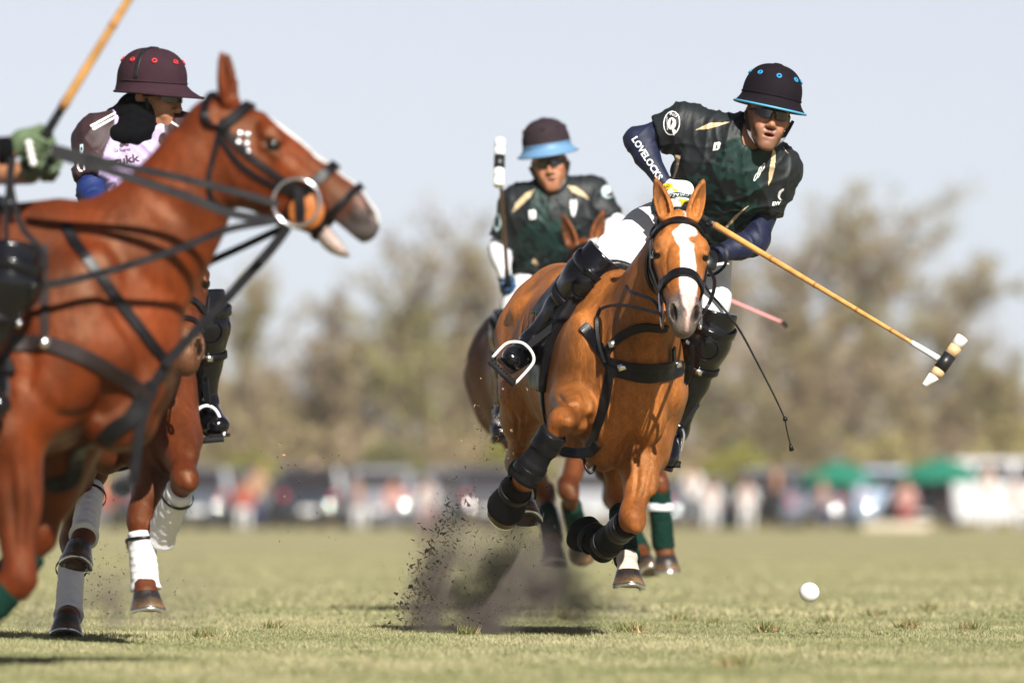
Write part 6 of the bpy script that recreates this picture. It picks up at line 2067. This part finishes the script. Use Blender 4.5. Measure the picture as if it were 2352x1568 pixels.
st3 = stirrup('stirrup iron of the rider in sunglasses beside his dark boot', [(1128, 1006), (1140, 965), (1152, 950), (1168, 960), (1176, 1000)], [(1130, 1012), (1176, 1012)], [(1152, 952), (1165, 900), (1185, 820), (1205, 740)], 48.9, 49.0, M['steel'])

# ------------------------------------------------------------------ third pony and rider in lilac, left
H3 = horse('bay pony with white bandages behind the near pony', (-1.495, 38.05, .985), math.radians(15), math.radians(-4), 0,
    P(402, 545, 37.25), P(432, 815, 36.82),
    {'FR': [P(352, 1020, 37.60), P(322, 1196, 37.45), P(333, 1336, 37.42), P(336, 1362, 37.36), P(338, 1408, 37.34)],
     'FL': [P(405, 1005, 37.50), P(425, 1098, 37.20), P(372, 1222, 37.42), P(352, 1232, 37.52), P(322, 1228, 37.58)],
     'HR': [P(185, 960, 38.85), P(168, 1240, 39.15), P(158, 1402, 38.90), P(154, 1420, 38.80), P(150, 1465, 38.76)],
     'HL': [P(285, 960, 38.85), P(218, 1080, 39.15), P(194, 1222, 38.85), P(182, 1254, 38.78), P(172, 1308, 38.70)]},
    (.090, .020, .005), .0065, None, bw=.92, ears=[nrm(A(.2, .3, .93)), nrm(A(-.2, .3, .93))], headD=(.10, -1, .6), muzzcol=(.10, .04, .02))
for k_, t_ in (('FR', .18), ('FL', .20), ('HR', .28), ('HL', .30)):
    a_, b_ = A(H3.legs[k_][1]), A(H3.legs[k_][2])
    w_ = wrap('leg_bandage', lerp(a_, b_, t_), b_ + nrm(b_ - a_) * .03, .052, .055, M['white_wrap'], H3.root, H3.L, 8, .008)
    band('bandage_strap', lerp(a_, b_, t_ + .13), b_ - a_, .0585, .012, M['leather'], w_, .003)
br3 = bridle(H3, brow=.034, nose=.034)
head_band('lower_noseband', [(.42 + .01 * math.cos(q), .085 * math.sin(q), -.085 + .10 * math.cos(q)) for q in np.linspace(0, 2 * math.pi, 13)[:-1]], .026, M['leather'], br3, H3.tree, H3.hl, closed=True)
saddle(H3, 'black saddle on the bay pony with white bandages')
def lilac(V, J, R):
    sl_ = nrm(J['shL'] - J['shR']); up = nrm(J['neck'] - J['pelvis'])
    x = np.abs((V - (J['shL'] + J['shR']) / 2) @ sl_ - .0); z = (V - J['pelvis']) @ up / np.linalg.norm(J['neck'] - J['pelvis'])
    th = np.interp(z, [0, .55, .72, .92, 1.05], [.24, .22, .165, .125, .09])
    w = sstep(-.003, .003, x - th)
    return A(.46, .36, .58) * (1 - w[:, None]) + A(.038, .019, .021) * w[:, None]
M['helmet_plum'] = mat('plum helmet felt', (0.034, 0.015, 0.022), 0.85, 0.12, var=0.12, vscale=30, bump=0.0006, bscale=400)
M['vent_red'] = mat('red vent ring', (0.50, 0.02, 0.025), 0.45, 0.4)
M['blue_sleeve'] = mat('blue undershirt', (0.008, 0.022, 0.11), 0.6, 0.3, var=0.1, vscale=40)
R3 = person('rider in lilac jersey and plum helmet looking right',
    dict(pelvis=P(290, 588, 38.18), chest=P(300, 420, 38.12), neck=P(325, 300, 38.06), head=P(352, 226, 38.04), hfwd=(.86, -.50, -.07), hup=(.05, -.03, .99),
         shR=P(226, 318, 38.02), elR=P(208, 440, 37.90), wrR=P(262, 545, 37.65), shL=P(410, 312, 38.05), elL=P(442, 440, 38.05), wrL=P(390, 545, 37.65),
         hipR=P(242, 602, 38.18), knR=P(185, 765, 37.75), anR=P(165, 940, 37.95), toR=P(150, 985, 37.78),
         hipL=P(336, 602, 38.18), knL=P(468, 748, 37.78), anL=P(468, 930, 37.85), toL=P(508, 985, 37.68)),
    dict(shirt=lilac, under=M['blue_sleeve'], gripR=(P(280, 560, 37.55), A(.3, -.6, .6)), gripL=(P(372, 560, 37.55), A(.3, -.6, .4)), gloveR=M['tape_black'], gloveL=M['tape_black'],
         mouth=.001, beard=.15, glasses=True, hem=.0, seed=25, sleeve=.80, fold=.020, collar=M['black_knit'],
         helmet=dict(shell=M['helmet_plum'], brimcol=M['helmet_plum'], edgecol=M['helmet_plum'], ventcol=M['vent_red'], front=.068, side=.022, back=.004, lift=.014, strapcol=(M['tape_black'], -1.57), vent0=-.25)), h=.0055)
# black neck warmer in folds
J3 = R3.J
pr_ = [(RC(lerp(J3['neck'], J3['head'], -.05) + J3['front'] * .02 + A(-.035, 0, .02), lerp(J3['neck'], J3['head'], .40) + J3['front'] * .012 + A(-.035, 0, .02), .094, .080), .01)]
for i_, (u_, r_) in enumerate(((-.28, .124), (-.10, .126), (.08, .116), (.24, .104), (.38, .092))):
    c0 = lerp(J3['neck'], J3['head'], u_) + J3['front'] * (.020 - .01 * u_) + A(-.042, 0, .030)
    tl = nrm(J3['head'] - J3['neck'] + A(-.06, 0, 0))
    a1 = perp(A(1, 0, 0), tl); a2 = np.cross(tl, a1)
    ring_ = [c0 + (r_ - .022) * (math.cos(q) * a1 + math.sin(q) * a2) + tl * .014 * math.sin(2 * q + i_) for q in np.linspace(0, 2 * math.pi, 17)]
    for p0, p1 in zip(ring_[:-1], ring_[1:]): pr_.append((RC(p0, p1, .024, .024), .008))
V_, Q_ = build(pr_, .005, smooth=2)
put('neck_warmer', V_, Q_, M['black_knit'], R3.root)
T = R3.shirt_tree; sh = R3.shirt
for p_ in ([(207, 288), (266, 257), (267, 261), (210, 293)], [(211, 295), (269, 265), (271, 269), (215, 300)], [(392, 276), (412, 290), (409, 293), (390, 281)]):
    stamp_poly('shoulder_stripe', T, p_, M['decal_white'], sh, .8)
for q_ in (.6, 2.17, 3.74, 5.31):
    stamp_poly('emblem', T, ell_pts(284 + 7 * math.cos(q_), 326 + 8 * math.sin(q_), 6.5, 5, q_), M['decal_dark'], sh, .8)
stamp_text('lettering', T, 'La Suerte', 281, 344, 8, -.08, M['decal_dark'], sh, width=36)
stamp_text('lettering', T, 'crukk', 284, 367, 18, -.14, M['decal_dark'], sh, bold=.03, width=74)
stamp_poly('emblem', T, ell_pts(379, 320, 15, 16), M['decal_dark'], sh)
stamp_poly('emblem', T, ell_pts(186, 381, 9, 14), M['decal_white'], sh, .8, holes=[ell_pts(188, 381, 6, 10), [(190, 362), (200, 362), (200, 400), (190, 400)]])
stamp_text('lettering', T, 'i', 194, 383, 17, 0, M['decal_white'], sh, bold=.03)
stamp_poly('emblem', T, [(184, 332), (191, 331), (191, 352), (184, 353)], M['decal_teal'], sh, .8, holes=[ell_pts(187.5, 342, 2, 5)])
st4 = stirrup('steel stirrup round the brown boot of the lilac rider', [(446, 1006), (447, 960), (458, 938), (478, 932), (498, 945), (513, 985), (514, 1000)], [(448, 1014), (514, 1008)],
    [(478, 936), (474, 900), (470, 850), (460, 780)], 37.7, 37.85, M['white_metal'], .030)
tube('mallet_sling', [P(462, 660, 37.60), P(466, 700, 37.60), P(478, 740, 37.60), P(490, 742, 37.60)], .004, M['leather'], R3.root, 6)

# ------------------------------------------------------------------ near pony at the left, in profile
CR4 = [([(170, 540), (250, 680), (320, 800), (345, 880)], .016, .030), ([(545, 520), (480, 640), (415, 770)], .012, .022), ([(60, 880), (150, 960), (250, 950), (310, 900)], .014, .022), ([(30, 700), (70, 820), (60, 900)], .012, .025),
       ([(60, 1040), (72, 1150), (66, 1260)], .010, .014), ([(20, 1040), (30, 1180), (36, 1280)], .008, .012), ([(250, 560), (330, 640), (400, 690)], .008, .03), ([(300, 420), (400, 480), (470, 560)], .007, .03), ([(520, 420), (560, 470), (620, 480)], .006, .014),
       ([(640, 330), (690, 380), (740, 420)], -.004, .008), ([(700, 330), (740, 372), (780, 410)], .004, .008), ([(250, 860), (230, 930), (170, 1010)], .012, .020), ([(120, 1020), (110, 1120), (100, 1200)], .009, .014)]
def blaze4(C, S, l, d, m, V):
    w = np.interp(S, [.06, .12, .30, .46], [.0, .030, .024, .020])
    k = (1 - sstep(-.003, .006, np.abs(l) - w)) * m * (d > -.05)
    C = C * (1 - k[:, None]) + A(.64, .62, .60) * k[:, None]
    lj = m * sstep(.45, .48, S) * sstep(-.135, -.150, d)
    pk = np.clip(.55 + .5 * wob(V, 45, 77), 0, 1)[:, None]
    C = C * (1 - lj[:, None]) + (A(.55, .43, .39) * pk + A(.07, .055, .05) * (1 - pk)) * lj[:, None]
    n = m * np.exp(-(((S - .52) / .016) ** 2 + ((np.abs(l) - .050) / .012) ** 2 + ((d + .030) / .014) ** 2))
    return C * (1 - n[:, None]) + A(.45, .02, .02) * n[:, None]
H4 = horse('glossy chestnut pony in profile close at the left edge', tuple(P(-108, 805, 31.000)), math.radians(84), math.radians(6), 0,
    P(546, 224, 30.920), P(864, 464, 30.880),
    {'FR': [P(20, 1000, 30.780), P(46, 1322, 30.740), P(-75, 1440, 30.740), P(-112, 1440, 30.740), P(-170, 1425, 30.740)],
     'FL': [P(165, 985, 31.200), P(95, 1225, 31.220), P(-10, 1375, 31.220), P(-45, 1385, 31.220), P(-100, 1370, 31.220)],
     'HR': [P(-480, 1000, 30.750), P(-700, 1190, 30.750), P(-560, 1370, 30.750), P(-525, 1410, 30.750), P(-480, 1450, 30.750)],
     'HL': [P(-440, 1000, 31.250), P(-560, 1220, 31.250), P(-400, 1390, 31.250), P(-365, 1430, 31.250), P(-320, 1470, 31.250)]},
    (.108, .0190, .0036), .0080, blaze4, creases=CR4, ears=[nrm(A(-.10, .12, .98)), nrm(A(-.14, -.12, .98))], headD=(.6, -.03, .8), jaw=.11, hs=.95, neck_mid=(.03, 0, -.035), nh=.90)
for k_ in ('FR', 'FL', 'HR', 'HL'):
    a_, b_ = A(H4.legs[k_][1]), A(H4.legs[k_][2])
    wrap('leg_bandage', lerp(a_, b_, .25), b_ + nrm(b_ - a_) * .03, .054, .056, M['green_wrap'], H4.root, H4.L, 8)
M['leather_blur'] = M['leather']
br4 = bridle(H4, brow=.034, nose=.030, nose_s=.36, ring=.070, ring_s=.355, ring_l=.096)
head_band('lower_noseband', [(.465 + .01 * math.cos(q), .085 * math.sin(q), -.095 + .105 * math.cos(q)) for q in np.linspace(0, 2 * math.pi, 13)[:-1]], .022, M['leather'], br4, H4.tree, H4.hl, closed=True)
for s_ in (-1, 1):
    c_ = H4.hl(.395, s_ * .078, -.152)
    V_, F_ = lathe_vf(c_, H4.hL * s_, [(-.003, .010), (-.003, .050), (.0, .054), (.003, .050), (.003, .010)], 28)
    put('bit_guard', V_, F_, M['tan'], br4)
    strap('bit_strap', [H4.hl(.33, s_ * .088, -.11), H4.hl(.37, s_ * .09, -.15), H4.hl(.40, s_ * .085, -.19)], .030, .006, M['leather'], br4, face=-H4.L * -s_)
    for a_, b_ in ((.085, -.085), (.108, -.072), (.098, -.110), (.122, -.097)):
        V_, F_ = sphere_vf(H4.hl(a_, s_ * .100, b_), .012, 8)
        put('stud', V_, F_, M['steel'], br4)
T4 = H4.tree
bp4 = sub_empty('breastplate', H4.root)
def on4(name, px, w, th=.008, mat_=None, off=.004):
    return strap(name, surfs(T4, px, 30.700), w, th, mat_ or M['brownleather'], bp4, T4, off)
on4('breast_strap', [(2, 790), (100, 788), (200, 822), (290, 872), (338, 915)], .046, .012)
on4('neck_strap', [(148, 515), (200, 595), (280, 700), (345, 785), (378, 828)], .032, .008, M['leather'])
on4('wither_strap', [(102, 565), (104, 660), (104, 780)], .024, .006)
on4('girth_strap', [(112, 1118), (170, 1090), (232, 1038), (300, 960), (352, 880)], .050, .010, M['leather'])
V_, F_ = sphere_vf(surf(T4, 104, 788, .012), .020, 8)
put('stud', V_, F_, M['steel'], bp4)
Yf = 30.620
def free4(name, px, w, par, th=.006, Y=Yf):
    return strap(name, [P(x, y, Y) for x, y in px], w, th, M['leather'], par, face=(0, -1, .1))
free4('martingale_strap', [(378, 838), (450, 760), (540, 665), (620, 575), (662, 520)], .030, bp4, Y=30.780)
free4('hanging_strap', [(384, 830), (352, 890), (325, 970), (312, 1060), (305, 1112)], .030, bp4, Y=30.800)
free4('hanging_strap', [(308, 1108), (285, 1108), (268, 1118), (280, 1132), (300, 1118)], .026, bp4, Y=30.800)
rn4 = thing('reins', 'dark reins stretched from the near pony bit to the green glove', 'reins', tuple(P(400, 430, 30.600)))
for px_, w_ in (([(118, 338), (250, 372), (420, 410), (560, 446), (640, 470)], .022), ([(118, 352), (260, 395), (420, 448), (530, 490), (640, 508)], .026)):
    free4('rein', px_, w_, rn4)
free4('draw_rein', [(640, 505), (520, 528), (400, 575), (250, 622), (120, 652), (40, 655)], .022, rn4)
free4('draw_rein', [(655, 520), (560, 565), (480, 602), (440, 625)], .022, rn4, Y=31.200)
free4('rein_end', [(30, 360), (26, 430), (50, 520), (92, 570), (108, 620)], .018, rn4)
free4('rein_end', [(24, 362), (18, 440), (14, 540), (30, 620)], .016, rn4)
saddle(H4, 'dark saddle on the near pony at the left edge')

M['glove_green'] = mat('sage green glove', (0.085, 0.125, 0.065), 0.7, 0.3, var=0.12, vscale=60)
h4a = P(86, 340, 30.720)
d4 = nrm(P(290, 0, 30.600) - P(108, 296, 30.720))
def plain_green(V, J, R):
    return np.tile(A(.010, .034, .029), (len(V), 1))
R4 = person('rider with sage green glove whose arm enters at the left edge',
    dict(pelvis=P(-190, 480, 31.000), chest=P(-200, 310, 31.000), neck=P(-205, 165, 31.000), head=P(-200, 70, 31.000), hfwd=(.97, -.15, -.1), hup=(.08, 0, .99),
         shR=P(-225, 200, 30.780), elR=P(-190, 370, 30.660), wrR=P(26, 342, 30.700), shL=P(-200, 200, 31.200), elL=P(-130, 390, 31.300), wrL=P(70, 400, 31.100),
         hipR=P(-190, 510, 30.850), knR=P(12, 645, 30.600), anR=P(-70, 880, 30.620), toR=P(20, 940, 30.600),
         hipL=P(-190, 510, 31.180), knL=P(12, 645, 31.400), anL=P(-70, 880, 31.380), toL=P(20, 940, 31.400)),
    dict(shirt=plain_green, under=M['arm_skin'], gripR=(h4a, d4, 1), gripL=(P(112, 385, 31.000), A(0, -.9, .3)), gloveR=M['glove_green'], gloveL=M['glove_green'], mouth=0, beard=0, glasses=False, sleeve=.75,
         helmet=dict(shell=M['helmet_plum'], brimcol=M['helmet_plum'], edgecol=None, ventcol=M['helmet_plum'])), h=.009, hh=.006)
band('wrist_band', P(14, 346, 30.700), P(60, 340, 30.700) - P(0, 345, 30.700), .038, .050, M['black_knit'], R4.root, .008)
V_, F_ = sphere_vf(A(0, 0, 0), 1.0, 6)
for i_, (x_, y_) in enumerate(((66, 330), (69, 345), (72, 360), (76, 374))):
    V_, F_ = sphere_vf(P(x_, y_, 30.665), .011, 8)
    put('glove_knuckle', V_, F_, M['paint_white'], R4.root)
mallet('cane mallet raised at the top left above the green glove', h4a, h4a + d4 * 1.30, A(.5, -.8, .3), M['cane'], sr=.0145, grip=.12)
